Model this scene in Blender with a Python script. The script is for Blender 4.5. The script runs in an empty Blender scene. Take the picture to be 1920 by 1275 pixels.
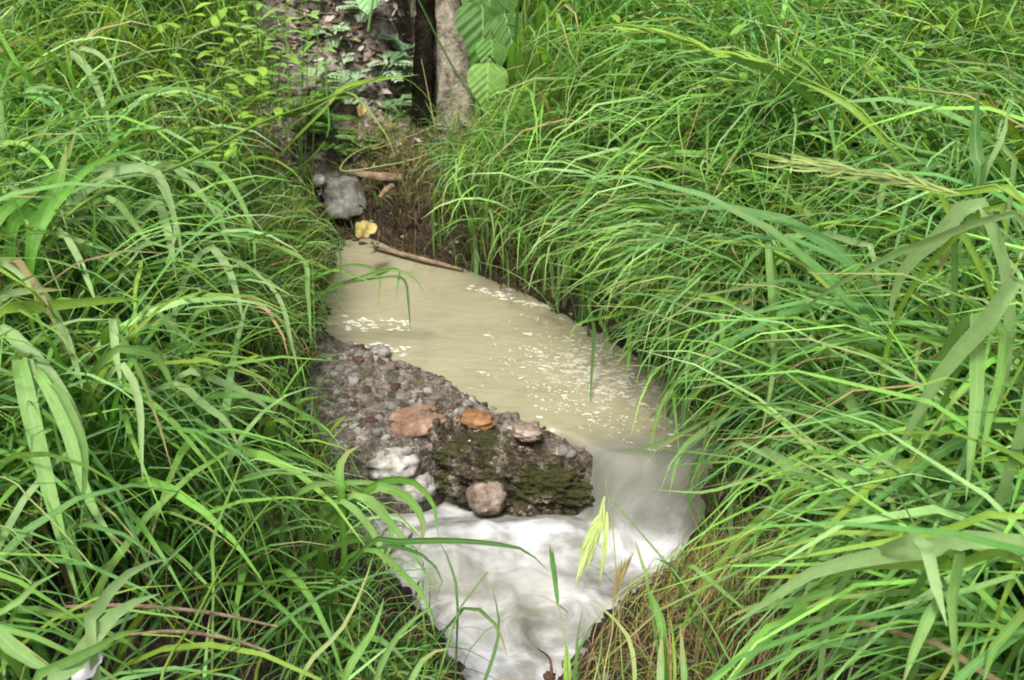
import bpy, bmesh, math, random
import numpy as np
from mathutils import Vector, noise as mnoise

random.seed(7)
rng = np.random.default_rng(11)
C = bpy.context.scene.collection
S = bpy.context.scene

# ------------------------------------------------------------------ camera, light, exposure
CAM = np.array([0.0, 0.0, 1.75])
PITCH = math.radians(30)
FPX = 2059.0                       # focal length in photograph pixels (1920 wide)
cam = bpy.data.cameras.new('camera')
cam.sensor_width = 36
cam.lens = 36 * FPX / 1920
cam.clip_start = 0.05
cam.clip_end = 200
cam.dof.use_dof = True
cam.dof.focus_distance = 2.3
cam.dof.aperture_fstop = 11
co = bpy.data.objects.new('camera', cam)
co.location = CAM
co.rotation_euler = (math.radians(90) - PITCH, 0, 0)
C.objects.link(co)
S.camera = co

SUN_EL, SUN_AZ = math.radians(62), math.radians(200)     # high, a little behind the viewer's left
w = bpy.data.worlds.new('World'); S.world = w; w.use_nodes = True
nt = w.node_tree
bg = nt.nodes['Background']
sky = nt.nodes.new('ShaderNodeTexSky')
sky.sky_type = 'NISHITA'; sky.sun_disc = False
sky.sun_elevation = SUN_EL; sky.sun_rotation = SUN_AZ
sky.air_density = 1.0; sky.dust_density = 6.0; sky.ozone_density = 1.0
nt.links.new(sky.outputs[0], bg.inputs[0])
bg.inputs[1].default_value = 0.115
sl = bpy.data.lights.new('sun', 'SUN'); sl.energy = 2.35; sl.angle = math.radians(11); sl.color = (1, .965, .91)
so = bpy.data.objects.new('sun', sl); C.objects.link(so)
sd = Vector((math.sin(SUN_AZ) * math.cos(SUN_EL), math.cos(SUN_AZ) * math.cos(SUN_EL), math.sin(SUN_EL)))
so.rotation_euler = sd.to_track_quat('Z', 'Y').to_euler()
S.view_settings.view_transform = 'Standard'
S.view_settings.look = 'None'
S.view_settings.exposure = 1.4
S.view_settings.gamma = 1
S.view_settings.use_curve_mapping = False
S.cycles.filter_width = 1.9
S.cycles.max_bounces = 8
S.cycles.transmission_bounces = 6

# ------------------------------------------------------------------ helpers
def ray(u, v):
    a = (u - 960) / FPX; b = (637.5 - v) / FPX
    d = np.array([a, math.cos(PITCH) + b * math.sin(PITCH), -math.sin(PITCH) + b * math.cos(PITCH)])
    return d / np.linalg.norm(d)
def at(u, v, d): return CAM + ray(u, v) * d
def onz(u, v, z):
    d = ray(u, v); return CAM + d * ((z - CAM[2]) / d[2])
def project(p):
    q = p - CAM
    yc = q[:, 1] * math.cos(PITCH) - q[:, 2] * math.sin(PITCH)
    zc = q[:, 1] * math.sin(PITCH) + q[:, 2] * math.cos(PITCH)
    yc = np.where(yc < .05, .05, yc)
    return 960 + FPX * q[:, 0] / yc, 637.5 - FPX * zc / yc
def inpoly(u, v, poly):
    r = np.zeros(len(u), bool); n = len(poly)
    for i in range(n):
        x1, y1 = poly[i]; x2, y2 = poly[(i + 1) % n]
        if y1 == y2: continue
        c = ((y1 > v) != (y2 > v)) & (u < (x2 - x1) * (v - y1) / (y2 - y1) + x1)
        r ^= c
    return r
_T = rng.random((256, 256))
def vnoise(x, y):
    x = np.asarray(x, float); y = np.asarray(y, float)
    xi = np.floor(x).astype(int); yi = np.floor(y).astype(int)
    fx = x - xi; fy = y - yi
    fx = fx * fx * (3 - 2 * fx); fy = fy * fy * (3 - 2 * fy)
    g = lambda i, j: _T[i % 256, j % 256]
    return (g(xi, yi) * (1 - fx) + g(xi + 1, yi) * fx) * (1 - fy) + (g(xi, yi + 1) * (1 - fx) + g(xi + 1, yi + 1) * fx) * fy
def fbm(x, y, o=4):
    s = 0; a = .5
    for k in range(o):
        s = s + a * (vnoise(x * 2 ** k + 17 * k, y * 2 ** k + 31 * k) - .5); a *= .5
    return s
def sstep(a, b, x):
    t = np.clip((x - a) / (b - a), 0, 1); return t * t * (3 - 2 * t)

def mesh_from(name, V, F, mats=(), col=None, uv=None, smooth=True):
    V = np.asarray(V, np.float32); F = np.asarray(F, np.int32)
    k = F.shape[1]
    me = bpy.data.meshes.new(name)
    me.vertices.add(len(V)); me.vertices.foreach_set('co', V.ravel())
    me.loops.add(F.size); me.loops.foreach_set('vertex_index', F.ravel())
    me.polygons.add(len(F))
    me.polygons.foreach_set('loop_start', np.arange(0, F.size, k, dtype=np.int32))
    me.polygons.foreach_set('use_smooth', np.full(len(F), smooth))
    if uv is not None:
        l = me.uv_layers.new(name='UVMap')
        l.data.foreach_set('uv', np.asarray(uv, np.float32)[F.ravel()].ravel())
    if col is not None:
        a = me.attributes.new('tint', 'FLOAT_COLOR', 'POINT')
        c = np.ones((len(V), 4), np.float32); c[:, :3] = col
        a.data.foreach_set('color', c.ravel())
    me.update(calc_edges=True)
    for m in mats: me.materials.append(m)
    return me
def link(name, me, parent=None, **props):
    o = bpy.data.objects.new(name, me); C.objects.link(o)
    if parent is not None: o.parent = parent
    for k, v in props.items(): o[k] = v
    return o
def thing(name, label, cat, loc=(0, 0, 0), group=None):
    o = bpy.data.objects.new(name, None); C.objects.link(o)
    o.location = loc; o.empty_display_size = .05
    o['label'] = label; o['category'] = cat
    if group: o['group'] = group
    return o
def child(name, me, parent):
    """link a mesh given in world space below an Empty"""
    o = bpy.data.objects.new(name, me); C.objects.link(o); o.parent = parent
    o.matrix_parent_inverse = __import__('mathutils').Matrix.Translation(-parent.location)
    return o

# ------------------------------------------------------------------ materials
def newmat(name):
    m = bpy.data.materials.new(name); m.use_nodes = True
    t = m.node_tree; p = t.nodes['Principled BSDF']
    return m, t, p
def N(t, typ, **kw):
    n = t.nodes.new(typ)
    for k, v in kw.items(): setattr(n, k, v)
    return n
def noise_node(t, scale, detail=5, rough=.6, vec=None):
    n = N(t, 'ShaderNodeTexNoise'); n.inputs['Scale'].default_value = scale
    n.inputs['Detail'].default_value = detail; n.inputs['Roughness'].default_value = rough
    if vec is not None: t.links.new(vec, n.inputs['Vector'])
    return n
def ramp(t, fac, stops):
    r = N(t, 'ShaderNodeValToRGB')
    e = r.color_ramp.elements
    e[0].position, e[0].color = stops[0][0], (*stops[0][1], 1)
    e[1].position, e[1].color = stops[-1][0], (*stops[-1][1], 1)
    for p, c in stops[1:-1]:
        x = e.new(p); x.color = (*c, 1)
    t.links.new(fac, r.inputs[0]); return r
def coords(t): return N(t, 'ShaderNodeTexCoord').outputs['Object']
def bump(t, p, h, strength=.5, dist=.01):
    b = N(t, 'ShaderNodeBump'); b.inputs['Strength'].default_value = strength; b.inputs['Distance'].default_value = dist
    t.links.new(h, b.inputs['Height']); t.links.new(b.outputs[0], p.inputs['Normal']); return b

def leaf_material(name, rough=.54, transl=.36, spec=.33, vein=.11):
    m, t, p = newmat(name)
    at_ = N(t, 'ShaderNodeAttribute', attribute_name='tint')
    uv = N(t, 'ShaderNodeUVMap'); sep = N(t, 'ShaderNodeSeparateXYZ'); t.links.new(uv.outputs[0], sep.inputs[0])
    # pale midrib, fine veins along the blade
    a = N(t, 'ShaderNodeMath', operation='SUBTRACT'); t.links.new(sep.outputs[0], a.inputs[0]); a.inputs[1].default_value = .5
    b = N(t, 'ShaderNodeMath', operation='ABSOLUTE'); t.links.new(a.outputs[0], b.inputs[0])
    r = N(t, 'ShaderNodeMapRange'); t.links.new(b.outputs[0], r.inputs[0])
    r.inputs[1].default_value = .03; r.inputs[2].default_value = .1; r.inputs[3].default_value = .35; r.inputs[4].default_value = 0
    wv = N(t, 'ShaderNodeTexWave'); wv.inputs['Scale'].default_value = 5; wv.inputs['Distortion'].default_value = .6
    t.links.new(uv.outputs[0], wv.inputs['Vector'])
    nz = noise_node(t, 60, 4, .6, coords(t))
    mr = N(t, 'ShaderNodeMapRange'); t.links.new(nz.outputs[0], mr.inputs[0]); mr.inputs[3].default_value = .75; mr.inputs[4].default_value = 1.25
    wr = N(t, 'ShaderNodeMapRange'); t.links.new(wv.outputs[0], wr.inputs[0]); wr.inputs[3].default_value = 1 - vein; wr.inputs[4].default_value = 1 + vein
    mm = N(t, 'ShaderNodeMath', operation='MULTIPLY'); t.links.new(mr.outputs[0], mm.inputs[0]); t.links.new(wr.outputs[0], mm.inputs[1])
    vm = N(t, 'ShaderNodeVectorMath', operation='SCALE'); t.links.new(at_.outputs['Color'], vm.inputs[0]); t.links.new(mm.outputs[0], vm.inputs['Scale'])
    mx = N(t, 'ShaderNodeMix', data_type='RGBA'); t.links.new(r.outputs[0], mx.inputs[0]); t.links.new(vm.outputs[0], mx.inputs[6])
    mx.inputs[7].default_value = (.22, .34, .12, 1)
    # yellowed patches and small brown scars
    nb = noise_node(t, 22, 5, .6, coords(t)); bf = N(t, 'ShaderNodeMapRange'); t.links.new(nb.outputs[0], bf.inputs[0])
    bf.inputs[1].default_value = .6; bf.inputs[2].default_value = .74; bf.inputs[4].default_value = .55
    my = N(t, 'ShaderNodeMix', data_type='RGBA'); t.links.new(bf.outputs[0], my.inputs[0]); t.links.new(mx.outputs[2], my.inputs[6]); my.inputs[7].default_value = (.20, .20, .06, 1)
    ns_ = noise_node(t, 110, 3, .5, coords(t)); sf = N(t, 'ShaderNodeMapRange'); t.links.new(ns_.outputs[0], sf.inputs[0])
    sf.inputs[1].default_value = .68; sf.inputs[2].default_value = .74; sf.inputs[4].default_value = .7
    mx = N(t, 'ShaderNodeMix', data_type='RGBA'); t.links.new(sf.outputs[0], mx.inputs[0]); t.links.new(my.outputs[2], mx.inputs[6]); mx.inputs[7].default_value = (.13, .09, .035, 1)
    t.links.new(mx.outputs[2], p.inputs['Base Color'])
    p.inputs['Roughness'].default_value = rough; p.inputs['Specular IOR Level'].default_value = spec
    bump(t, p, wv.outputs[0], 2.3 * vein, .001)
    tr = N(t, 'ShaderNodeBsdfTranslucent')
    tc = N(t, 'ShaderNodeMix', data_type='RGBA', blend_type='MULTIPLY'); tc.inputs[0].default_value = 1
    t.links.new(mx.outputs[2], tc.inputs[6]); tc.inputs[7].default_value = (1.5, 1.35, .6, 1)
    t.links.new(tc.outputs[2], tr.inputs[0])
    ms = N(t, 'ShaderNodeMixShader'); ms.inputs[0].default_value = transl
    t.links.new(p.outputs[0], ms.inputs[1]); t.links.new(tr.outputs[0], ms.inputs[2])
    t.links.new(ms.outputs[0], t.nodes['Material Output'].inputs[0])
    return m
M_leaf = leaf_material('grass_blade')
M_broad = leaf_material('broad_leaf', .6, .3, .2, .04)
M_heart, _t, _p = newmat('heart_leaf')
_a = N(_t, 'ShaderNodeAttribute', attribute_name='tint'); _u = N(_t, 'ShaderNodeUVMap'); _s = N(_t, 'ShaderNodeSeparateXYZ'); _t.links.new(_u.outputs[0], _s.inputs[0])
_d = N(_t, 'ShaderNodeMath', operation='SUBTRACT'); _t.links.new(_s.outputs[0], _d.inputs[0]); _d.inputs[1].default_value = .5
_b = N(_t, 'ShaderNodeMath', operation='ABSOLUTE'); _t.links.new(_d.outputs[0], _b.inputs[0])
_m = N(_t, 'ShaderNodeMath', operation='MULTIPLY_ADD'); _t.links.new(_b.outputs[0], _m.inputs[0]); _m.inputs[1].default_value = -.9; _t.links.new(_s.outputs[1], _m.inputs[2])
_k = N(_t, 'ShaderNodeMath', operation='MULTIPLY'); _t.links.new(_m.outputs[0], _k.inputs[0]); _k.inputs[1].default_value = 36
_w = N(_t, 'ShaderNodeMath', operation='SINE'); _t.links.new(_k.outputs[0], _w.inputs[0])
_r = N(_t, 'ShaderNodeMapRange'); _t.links.new(_w.outputs[0], _r.inputs[0]); _r.inputs[1].default_value = .75; _r.inputs[2].default_value = 1; _r.inputs[4].default_value = .09
_q = N(_t, 'ShaderNodeMapRange'); _t.links.new(_b.outputs[0], _q.inputs[0]); _q.inputs[1].default_value = .008; _q.inputs[2].default_value = .02; _q.inputs[3].default_value = .5; _q.inputs[4].default_value = 0
_x = N(_t, 'ShaderNodeMath', operation='MAXIMUM'); _t.links.new(_r.outputs[0], _x.inputs[0]); _t.links.new(_q.outputs[0], _x.inputs[1])
_n = noise_node(_t, 26, 4, .6, coords(_t)); _nr = N(_t, 'ShaderNodeMapRange'); _t.links.new(_n.outputs[0], _nr.inputs[0]); _nr.inputs[3].default_value = .55; _nr.inputs[4].default_value = 1.4
_v = N(_t, 'ShaderNodeVectorMath', operation='SCALE'); _t.links.new(_a.outputs['Color'], _v.inputs[0]); _t.links.new(_nr.outputs[0], _v.inputs['Scale'])
_f = N(_t, 'ShaderNodeMix', data_type='RGBA'); _t.links.new(_x.outputs[0], _f.inputs[0]); _t.links.new(_v.outputs[0], _f.inputs[6]); _f.inputs[7].default_value = (.16, .27, .09, 1)
_t.links.new(_f.outputs[2], _p.inputs['Base Color']); _p.inputs['Roughness'].default_value = .5; _p.inputs['Specular IOR Level'].default_value = .15
bump(_t, _p, _w.outputs[0], .5, .004)
M_dry = leaf_material('dry_straw', .8, .15, .2)

def rock_material(name, stops, scale=14, rough=.85, bs=.8, moss=None, bd=.012, spec=.25):
    m, t, p = newmat(name); p.inputs['Specular IOR Level'].default_value = spec; c = coords(t)
    n = noise_node(t, scale, 8, .7, c); n2 = noise_node(t, scale * 5, 4, .6, c)
    add = N(t, 'ShaderNodeMath', operation='MULTIPLY_ADD'); t.links.new(n2.outputs[0], add.inputs[0]); add.inputs[1].default_value = .5
    t.links.new(n.outputs[0], add.inputs[2])
    sub = N(t, 'ShaderNodeMath', operation='SUBTRACT'); t.links.new(add.outputs[0], sub.inputs[0]); sub.inputs[1].default_value = .25
    r = ramp(t, sub.outputs[0], stops); last = r.outputs[0]
    if moss:
        mcol, th = moss
        n3 = noise_node(t, 9, 6, .65, c)
        f = N(t, 'ShaderNodeMapRange'); t.links.new(n3.outputs[0], f.inputs[0]); f.inputs[1].default_value = th; f.inputs[2].default_value = th + .09
        mc = ramp(t, n2.outputs[0], [(.3, tuple(x * .5 for x in mcol)), (.7, tuple(x * 1.5 for x in mcol))])
        mx = N(t, 'ShaderNodeMix', data_type='RGBA'); t.links.new(f.outputs[0], mx.inputs[0]); t.links.new(last, mx.inputs[6]); t.links.new(mc.outputs[0], mx.inputs[7])
        last = mx.outputs[2]
    t.links.new(last, p.inputs['Base Color']); p.inputs['Roughness'].default_value = rough
    bump(t, p, sub.outputs[0], bs, bd)
    return m
M_soil = rock_material('wet_soil', [(.25, (.006, .004, .003)), (.47, (.022, .015, .009)), (.6, (.05, .034, .021)), (.75, (.11, .08, .055))], 16, .9, 1, None, .03)
M_litterbank = rock_material('litter_bank_soil', [(.25, (.022, .018, .014)), (.45, (.085, .072, .058)), (.57, (.16, .14, .115)), (.72, (.30, .27, .23))], 11, .95, 1, None, .02)
M_gravel = rock_material('ledge_gravel', [(.28, (.014, .012, .009)), (.44, (.05, .043, .034)), (.55, (.112, .097, .078)), (.69, (.32, .29, .235))], 30, .55, 1, ((.06, .058, .02), .57))
M_moss = rock_material('mossy_stone', [(.34, (.008, .006, .004)), (.45, (.042, .031, .019)), (.55, (.11, .088, .06)), (.68, (.38, .35, .28))], 26, .9, 1, ((.042, .046, .011), .455), .035)
M_white = rock_material('pale_stone', [(.32, (.07, .066, .055)), (.46, (.19, .182, .16)), (.58, (.29, .28, .255)), (.72, (.42, .41, .385))], 10, .7, .5)
M_grey = rock_material('grey_stone', [(.3, (.05, .05, .044)), (.45, (.125, .122, .108)), (.58, (.2, .196, .175)), (.72, (.3, .29, .26))], 12, .8, .6)
M_pink = rock_material('pink_brown_stone', [(.3, (.07, .05, .038)), (.46, (.15, .112, .088)), (.6, (.22, .175, .145)), (.72, (.33, .28, .24))], 14, .75, .7)
M_red = rock_material('reddish_stone', [(.3, (.06, .034, .024)), (.45, (.13, .075, .05)), (.58, (.165, .10, .07)), (.7, (.24, .19, .15))], 14, .8, .4)
M_orange = rock_material('orange_brown_stone', [(.25, (.06, .025, .01)), (.5, (.16, .08, .032)), (.75, (.27, .16, .08))], 12, .75, .5)
M_bark = rock_material('pale_bark', [(.33, (.03, .026, .018)), (.45, (.095, .083, .06)), (.57, (.165, .147, .11)), (.72, (.27, .25, .195))], 13, .95, 1, None, .02)
M_gapshade = rock_material('gap_shade', [(.25, (.002, .0018, .0014)), (.5, (.006, .005, .0035)), (.75, (.02, .017, .012))], 14, 1, 1, None, .02, 0)  # near-black: the gap's shade put into the colour, not bark
M_twig = rock_material('dead_wood', [(.25, (.06, .038, .022)), (.5, (.16, .115, .07)), (.75, (.28, .22, .15))], 30, .9, .6)
M_darktwig = rock_material('dark_root', [(.25, (.02, .012, .008)), (.5, (.06, .035, .02)), (.75, (.13, .08, .05))], 30, .9, .6)
M_paper, _t, _p = newmat('white_scrap'); _p.inputs['Base Color'].default_value = (.42, .42, .43, 1); _p.inputs['Roughness'].default_value = .6
_n = noise_node(_t, 25, 3, .5, coords(_t)); bump(_t, _p, _n.outputs[0], .4, .004)
M_yellow, _t, _p = newmat('yellow_leaf'); _n = noise_node(_t, 40, 4, .6, coords(_t))
_t.links.new(ramp(_t, _n.outputs[0], [(.38, (.10, .06, .02)), (.48, (.22, .17, .045)), (.62, (.32, .28, .10))]).outputs[0], _p.inputs['Base Color'])

# ------------------------------------------------------------------ the stream's banks
LY = [0.0, 1.2, 1.81, 1.97, 2.22, 2.45, 2.60, 2.80, 3.09, 3.31, 3.69, 3.85]
LX = [-.25, -.14, -.13, -.20, -.36, -.50, -.58, -.62, -.62, -.64, -.66, -.62]
RY = [0.0, 1.2, 1.62, 1.81, 1.97, 2.12, 2.24, 2.42, 2.65, 2.89, 3.15, 3.31, 3.53, 3.69, 3.85]
RX = [.0, .02, .06, .13, .23, .36, .52, .61, .52, .43, .22, .09, -.16, -.42, -.58]
def xl(y): return np.interp(y, LY, LX)
def xr(y): return np.interp(y, RY, RX)
def sdist(x, y):
    """rough distance outside the water's edge (negative in the water)"""
    return np.maximum(np.maximum(xl(y) - x, x - xr(y)), (y - 3.82) * .8)
def level(y): return -.2 * (1 - sstep(2.3, 2.5, y))
def ground(x, y):
    x = np.asarray(x, float); y = np.asarray(y, float)
    s = sdist(x, y) + np.where(y < 2.5, .14, .05) * fbm(x * 5, y * 5, 3)
    right = x > (xl(y) + xr(y)) / 2
    k = np.where(right & (y > 2.2), .07, .24)
    top = np.where(right & (y > 2.2), .30, .30)
    near_r = right & (y <= 2.2)
    top = np.where(near_r, .18, top)
    out = top * (1 - np.exp(-np.maximum(s, 0) / k)) + .06 * np.maximum(s, 0)
    z = level(y) + np.where(s > 0, out, np.maximum(s * 2.2, -.3))
    z = z + (.2 * (1 - sstep(2.3, 2.5, y))) * sstep(.15, .9, s)
    hol = sstep(-.52, -.40, x) * (1 - sstep(.25, .5, x))
    back = (.62 - .0 * hol) * sstep(4.05 + .55 * hol, 5.0 + .5 * hol, y) + .3 * np.maximum(y - 5, 0)
    z = z + back
    z = z + .09 * fbm(x * 2.3, y * 2.3, 5) * sstep(-.05, .2, s) + .03 * fbm(x * 14, y * 14, 3)
    return z
def grid(name, x0, x1, y0, y1, nx, ny, zf, mats, smooth=True, mask=None):
    X, Y = np.meshgrid(np.linspace(x0, x1, nx), np.linspace(y0, y1, ny))
    Z = zf(X, Y)
    V = np.stack([X, Y, Z], -1).reshape(-1, 3)
    i = np.arange(nx * ny).reshape(ny, nx)
    F = np.stack([i[:-1, :-1], i[:-1, 1:], i[1:, 1:], i[1:, :-1]], -1).reshape(-1, 4)
    if mask is not None:
        mk = mask(X, Y).ravel(); F = F[mk[F].all(1)]
        used = np.unique(F); re = np.full(nx * ny, -1); re[used] = np.arange(len(used)); V = V[used]; F = re[F]
    return mesh_from(name, V, F, mats, smooth=smooth)
g = link('ground', grid('ground', -4.5, 4.5, -.6, 6.6, 420, 340, ground, [M_soil]), kind='structure')
# far ground that carries on beyond the patch in view
def far_ground(x, y): return .75 + .3 * np.maximum(y - 5.2, 0) * .6 + .0 * x + .6 * fbm(x * .3, y * .3)
Vs = []; Fs = []
def ring_ground(X, Y):
    inside = (np.abs(X) < 4.3) & (Y > -.4) & (Y < 6.4)
    z = ground(np.clip(X, -4.5, 4.5), np.clip(Y, -.6, 6.6))
    return np.where(inside, z - .8, z - .02)
link('ground', grid('far_ground', -30, 30, -25, 35, 61, 61, ring_ground, [M_soil]), kind='structure')

# earth bank with leaf litter behind the pool
def bankz(x, y): return ground(x, y) + .012 + .05 * sstep(.2, 1, fbm(x * 6, y * 6) + .5)
link('earth_bank', grid('earth_bank', -1.35, -.36, 3.98, 5.6, 120, 100, bankz, [M_litterbank]), kind='structure')

# ------------------------------------------------------------------ water: one sheet, pool, chute and rapids
def wz(x, y):
    k = sstep(.10, .30, x)
    chute = sstep(2.46 - .24 * k, 2.54 - .12 * k, y + .03 * fbm(x * 6, y * 6, 2))
    z = -.2 * (1 - chute)
    low = 1 - sstep(2.25, 2.5, y)
    wx = x + .10 * fbm(x * 4, y * 4 + 9, 2); wy = y + .35 * x + .08 * fbm(x * 5 + 2, y * 5, 2)
    turb = fbm(wx * 7 + 3, wy * 7, 2) * .10 + fbm(wx * 20, wy * 11 + 5, 3) * .028
    hump = .03 * np.exp(-((y - 2.37) / .06) ** 2) + .03 * np.exp(-((y - 2.30 - .12 * x) / .05) ** 2) + .05 * np.exp(-((x - .08) / .22) ** 2 - ((y - 2.27) / .07) ** 2) + .03 * np.exp(-((x + .2) / .15) ** 2 - ((y - 2.2) / .12) ** 2)
    z = z + low * (turb + hump - .10 * sstep(2.2, 1.6, y))
    z = z + (1 - low) * .004 * fbm(x * 9, y * 14, 3)
    return z
wm, t, p = newmat('turbid_water')
at_ = N(t, 'ShaderNodeAttribute', attribute_name='tint')
sepc = N(t, 'ShaderNodeSeparateColor'); t.links.new(at_.outputs['Color'], sepc.inputs[0])
c = coords(t)
mp = N(t, 'ShaderNodeMapping'); t.links.new(c, mp.inputs[0]); mp.inputs['Scale'].default_value = (5.5, 10, 3); mp.inputs['Rotation'].default_value = (0, 0, -.2)
ns = noise_node(t, 1.0, 7, .62, mp.outputs[0]); ns.inputs['Distortion'].default_value = .7
nf = noise_node(t, 55, 4, .6, c)
turb = ramp(t, ns.outputs[0], [(.3, (.172, .162, .102)), (.7, (.215, .203, .134))])
foam = ramp(t, ns.outputs[0], [(.30, (.09, .092, .082)), (.43, (.165, .17, .16)), (.53, (.275, .284, .29)), (.67, (.43, .44, .455))])
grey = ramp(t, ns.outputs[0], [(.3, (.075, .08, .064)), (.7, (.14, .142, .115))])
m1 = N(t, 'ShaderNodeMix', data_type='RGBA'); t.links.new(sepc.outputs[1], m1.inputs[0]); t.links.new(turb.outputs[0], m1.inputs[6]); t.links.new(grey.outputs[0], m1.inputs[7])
mp3 = N(t, 'ShaderNodeMapping'); t.links.new(c, mp3.inputs[0]); mp3.inputs['Scale'].default_value = (26, 48, 20); mp3.inputs['Rotation'].default_value = (0, 0, .2)
n3 = noise_node(t, 1.0, 5, .6, mp3.outputs[0])
ff = N(t, 'ShaderNodeMath', operation='MULTIPLY_ADD'); t.links.new(sepc.outputs[2], ff.inputs[0]); ff.inputs[1].default_value = .2; t.links.new(n3.outputs[0], ff.inputs[2])
fr = N(t, 'ShaderNodeMapRange'); t.links.new(ff.outputs[0], fr.inputs[0]); fr.inputs[1].default_value = .66; fr.inputs[2].default_value = .80; fr.inputs[4].default_value = .8
mF = N(t, 'ShaderNodeMix', data_type='RGBA'); t.links.new(fr.outputs[0], mF.inputs[0]); t.links.new(m1.outputs[2], mF.inputs[6]); mF.inputs[7].default_value = (.36, .36, .31, 1)
m2 = N(t, 'ShaderNodeMix', data_type='RGBA'); t.links.new(sepc.outputs[0], m2.inputs[0]); t.links.new(mF.outputs[2], m2.inputs[6]); t.links.new(foam.outputs[0], m2.inputs[7])
t.links.new(m2.outputs[2], p.inputs['Base Color'])
rx_ = N(t, 'ShaderNodeMath', operation='MAXIMUM'); t.links.new(sepc.outputs[0], rx_.inputs[0]); t.links.new(sepc.outputs[1], rx_.inputs[1])
rr = N(t, 'ShaderNodeMapRange'); t.links.new(rx_.outputs[0], rr.inputs[0]); rr.inputs[3].default_value = .07; rr.inputs[4].default_value = .7
t.links.new(rr.outputs[0], p.inputs['Roughness']); p.inputs['IOR'].default_value = 1.33
mp2 = N(t, 'ShaderNodeMapping'); t.links.new(c, mp2.inputs[0]); mp2.inputs['Scale'].default_value = (18, 40, 18); mp2.inputs['Rotation'].default_value = (0, 0, .3)
nb = noise_node(t, 1.0, 5, .55, mp2.outputs[0])
bs = N(t, 'ShaderNodeMapRange'); t.links.new(sepc.outputs[0], bs.inputs[0]); bs.inputs[3].default_value = .35; bs.inputs[4].default_value = .08
bn = bump(t, p, nb.outputs[0], .35, .012); t.links.new(bs.outputs[0], bn.inputs['Strength'])
wme = grid('stream_water', -.95, .95, .2, 3.95, 280, 460, wz, [wm], mask=lambda X, Y: sdist(X, Y) < .14)
cv = np.empty(len(wme.vertices) * 3, np.float32); wme.vertices.foreach_get('co', cv); cv = cv.reshape(-1, 3)
x, y = cv[:, 0], cv[:, 1]
kk = sstep(.12, .28, x)
fo = 1 - sstep(2.40 - .15 * kk, 2.48 - .14 * kk, y + .06 * fbm(x * 8, y * 8))
wob = .05 * fbm(x * 6, y * 6, 3)
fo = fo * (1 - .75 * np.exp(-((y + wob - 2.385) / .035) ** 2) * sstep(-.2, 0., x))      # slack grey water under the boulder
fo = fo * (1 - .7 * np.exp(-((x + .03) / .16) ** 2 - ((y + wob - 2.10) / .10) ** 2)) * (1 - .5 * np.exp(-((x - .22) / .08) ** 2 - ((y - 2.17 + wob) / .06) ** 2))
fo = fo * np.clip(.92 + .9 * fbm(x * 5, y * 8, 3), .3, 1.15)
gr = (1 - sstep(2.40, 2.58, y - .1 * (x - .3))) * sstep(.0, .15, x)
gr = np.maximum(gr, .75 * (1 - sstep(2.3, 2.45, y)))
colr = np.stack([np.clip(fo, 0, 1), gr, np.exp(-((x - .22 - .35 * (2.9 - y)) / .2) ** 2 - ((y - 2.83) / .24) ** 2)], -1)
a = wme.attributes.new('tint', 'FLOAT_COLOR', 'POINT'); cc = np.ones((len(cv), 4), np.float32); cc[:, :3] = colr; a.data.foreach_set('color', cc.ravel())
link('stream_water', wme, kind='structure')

# foam flecks drifting on the pool
M_foam, _t, _p = newmat('foam'); _p.inputs['Base Color'].default_value = (.34, .335, .27, 1); _p.inputs['Roughness'].default_value = .7
def blob_disc(V, F, cx, cy, cz, rx, ry, rot, h, seed):
    n = 9; b = len(V); r = random.Random(seed)
    V.append((cx, cy, cz + h))
    for k in range(n):
        a = 2 * math.pi * k / n; q = r.uniform(.55, 1.2)
        px, py = rx * q * math.cos(a), ry * q * math.sin(a)
        V.append((cx + px * math.cos(rot) - py * math.sin(rot), cy + px * math.sin(rot) + py * math.cos(rot), cz - .001))
    for k in range(n): F.append((b, b + 1 + k, b + 1 + (k + 1) % n))
V, F = [], []
k = 0
while k < 240:
    u, v = random.uniform(880, 1300), random.uniform(585, 860)
    dens = math.exp(-((u - (1130 + (v - 680) * .4)) / 130) ** 2 - ((v - 705) / 75) ** 2)
    if random.random() > dens + .04: continue
    q = onz(u, v, 0)
    if sdist(q[0], q[1]) > -.01: continue
    rx = random.choice([.003, .003, .004, .005, .006, .008, .012]) * random.uniform(.7, 1.2)
    rx *= .8; blob_disc(V, F, q[0], q[1], .003, rx * random.uniform(1, 1.8), rx * random.uniform(.45, .9), random.uniform(-.5, .3), .002, k); k += 1
    for j in range(random.choice([0, 1, 3, 5])):                       # crumbs trailing along the current
        st = random.gauss(0, .03); rs = random.uniform(.0012, .0035); fx, fy = q[0] + st * .86 + random.gauss(0, .004), q[1] - st * .5 + random.gauss(0, .004)
        if sdist(fx, fy) < -.005: blob_disc(V, F, fx, fy, .003, rs * 1.7, rs * .8, -.5, .0012, 5000 + k * 7 + j)
for k in range(150):                                      # scum along the right bank and round the left of the pool
    if k < 50:
        tt = random.random(); u = 880 + 150 * tt + random.gauss(0, 5); v = 538 + 42 * tt + random.gauss(0, 3)
    else:
        u = random.uniform(640, 770); v = random.choice([598, 612, 606, 645, 655]) + random.gauss(0, 4) + (u - 640) * .06
    q = onz(u, v, 0); rx = random.uniform(.003, .009)
    blob_disc(V, F, q[0], q[1], .003, rx * 1.6, rx * .7, -.3, .003, 900 + k)
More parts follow.
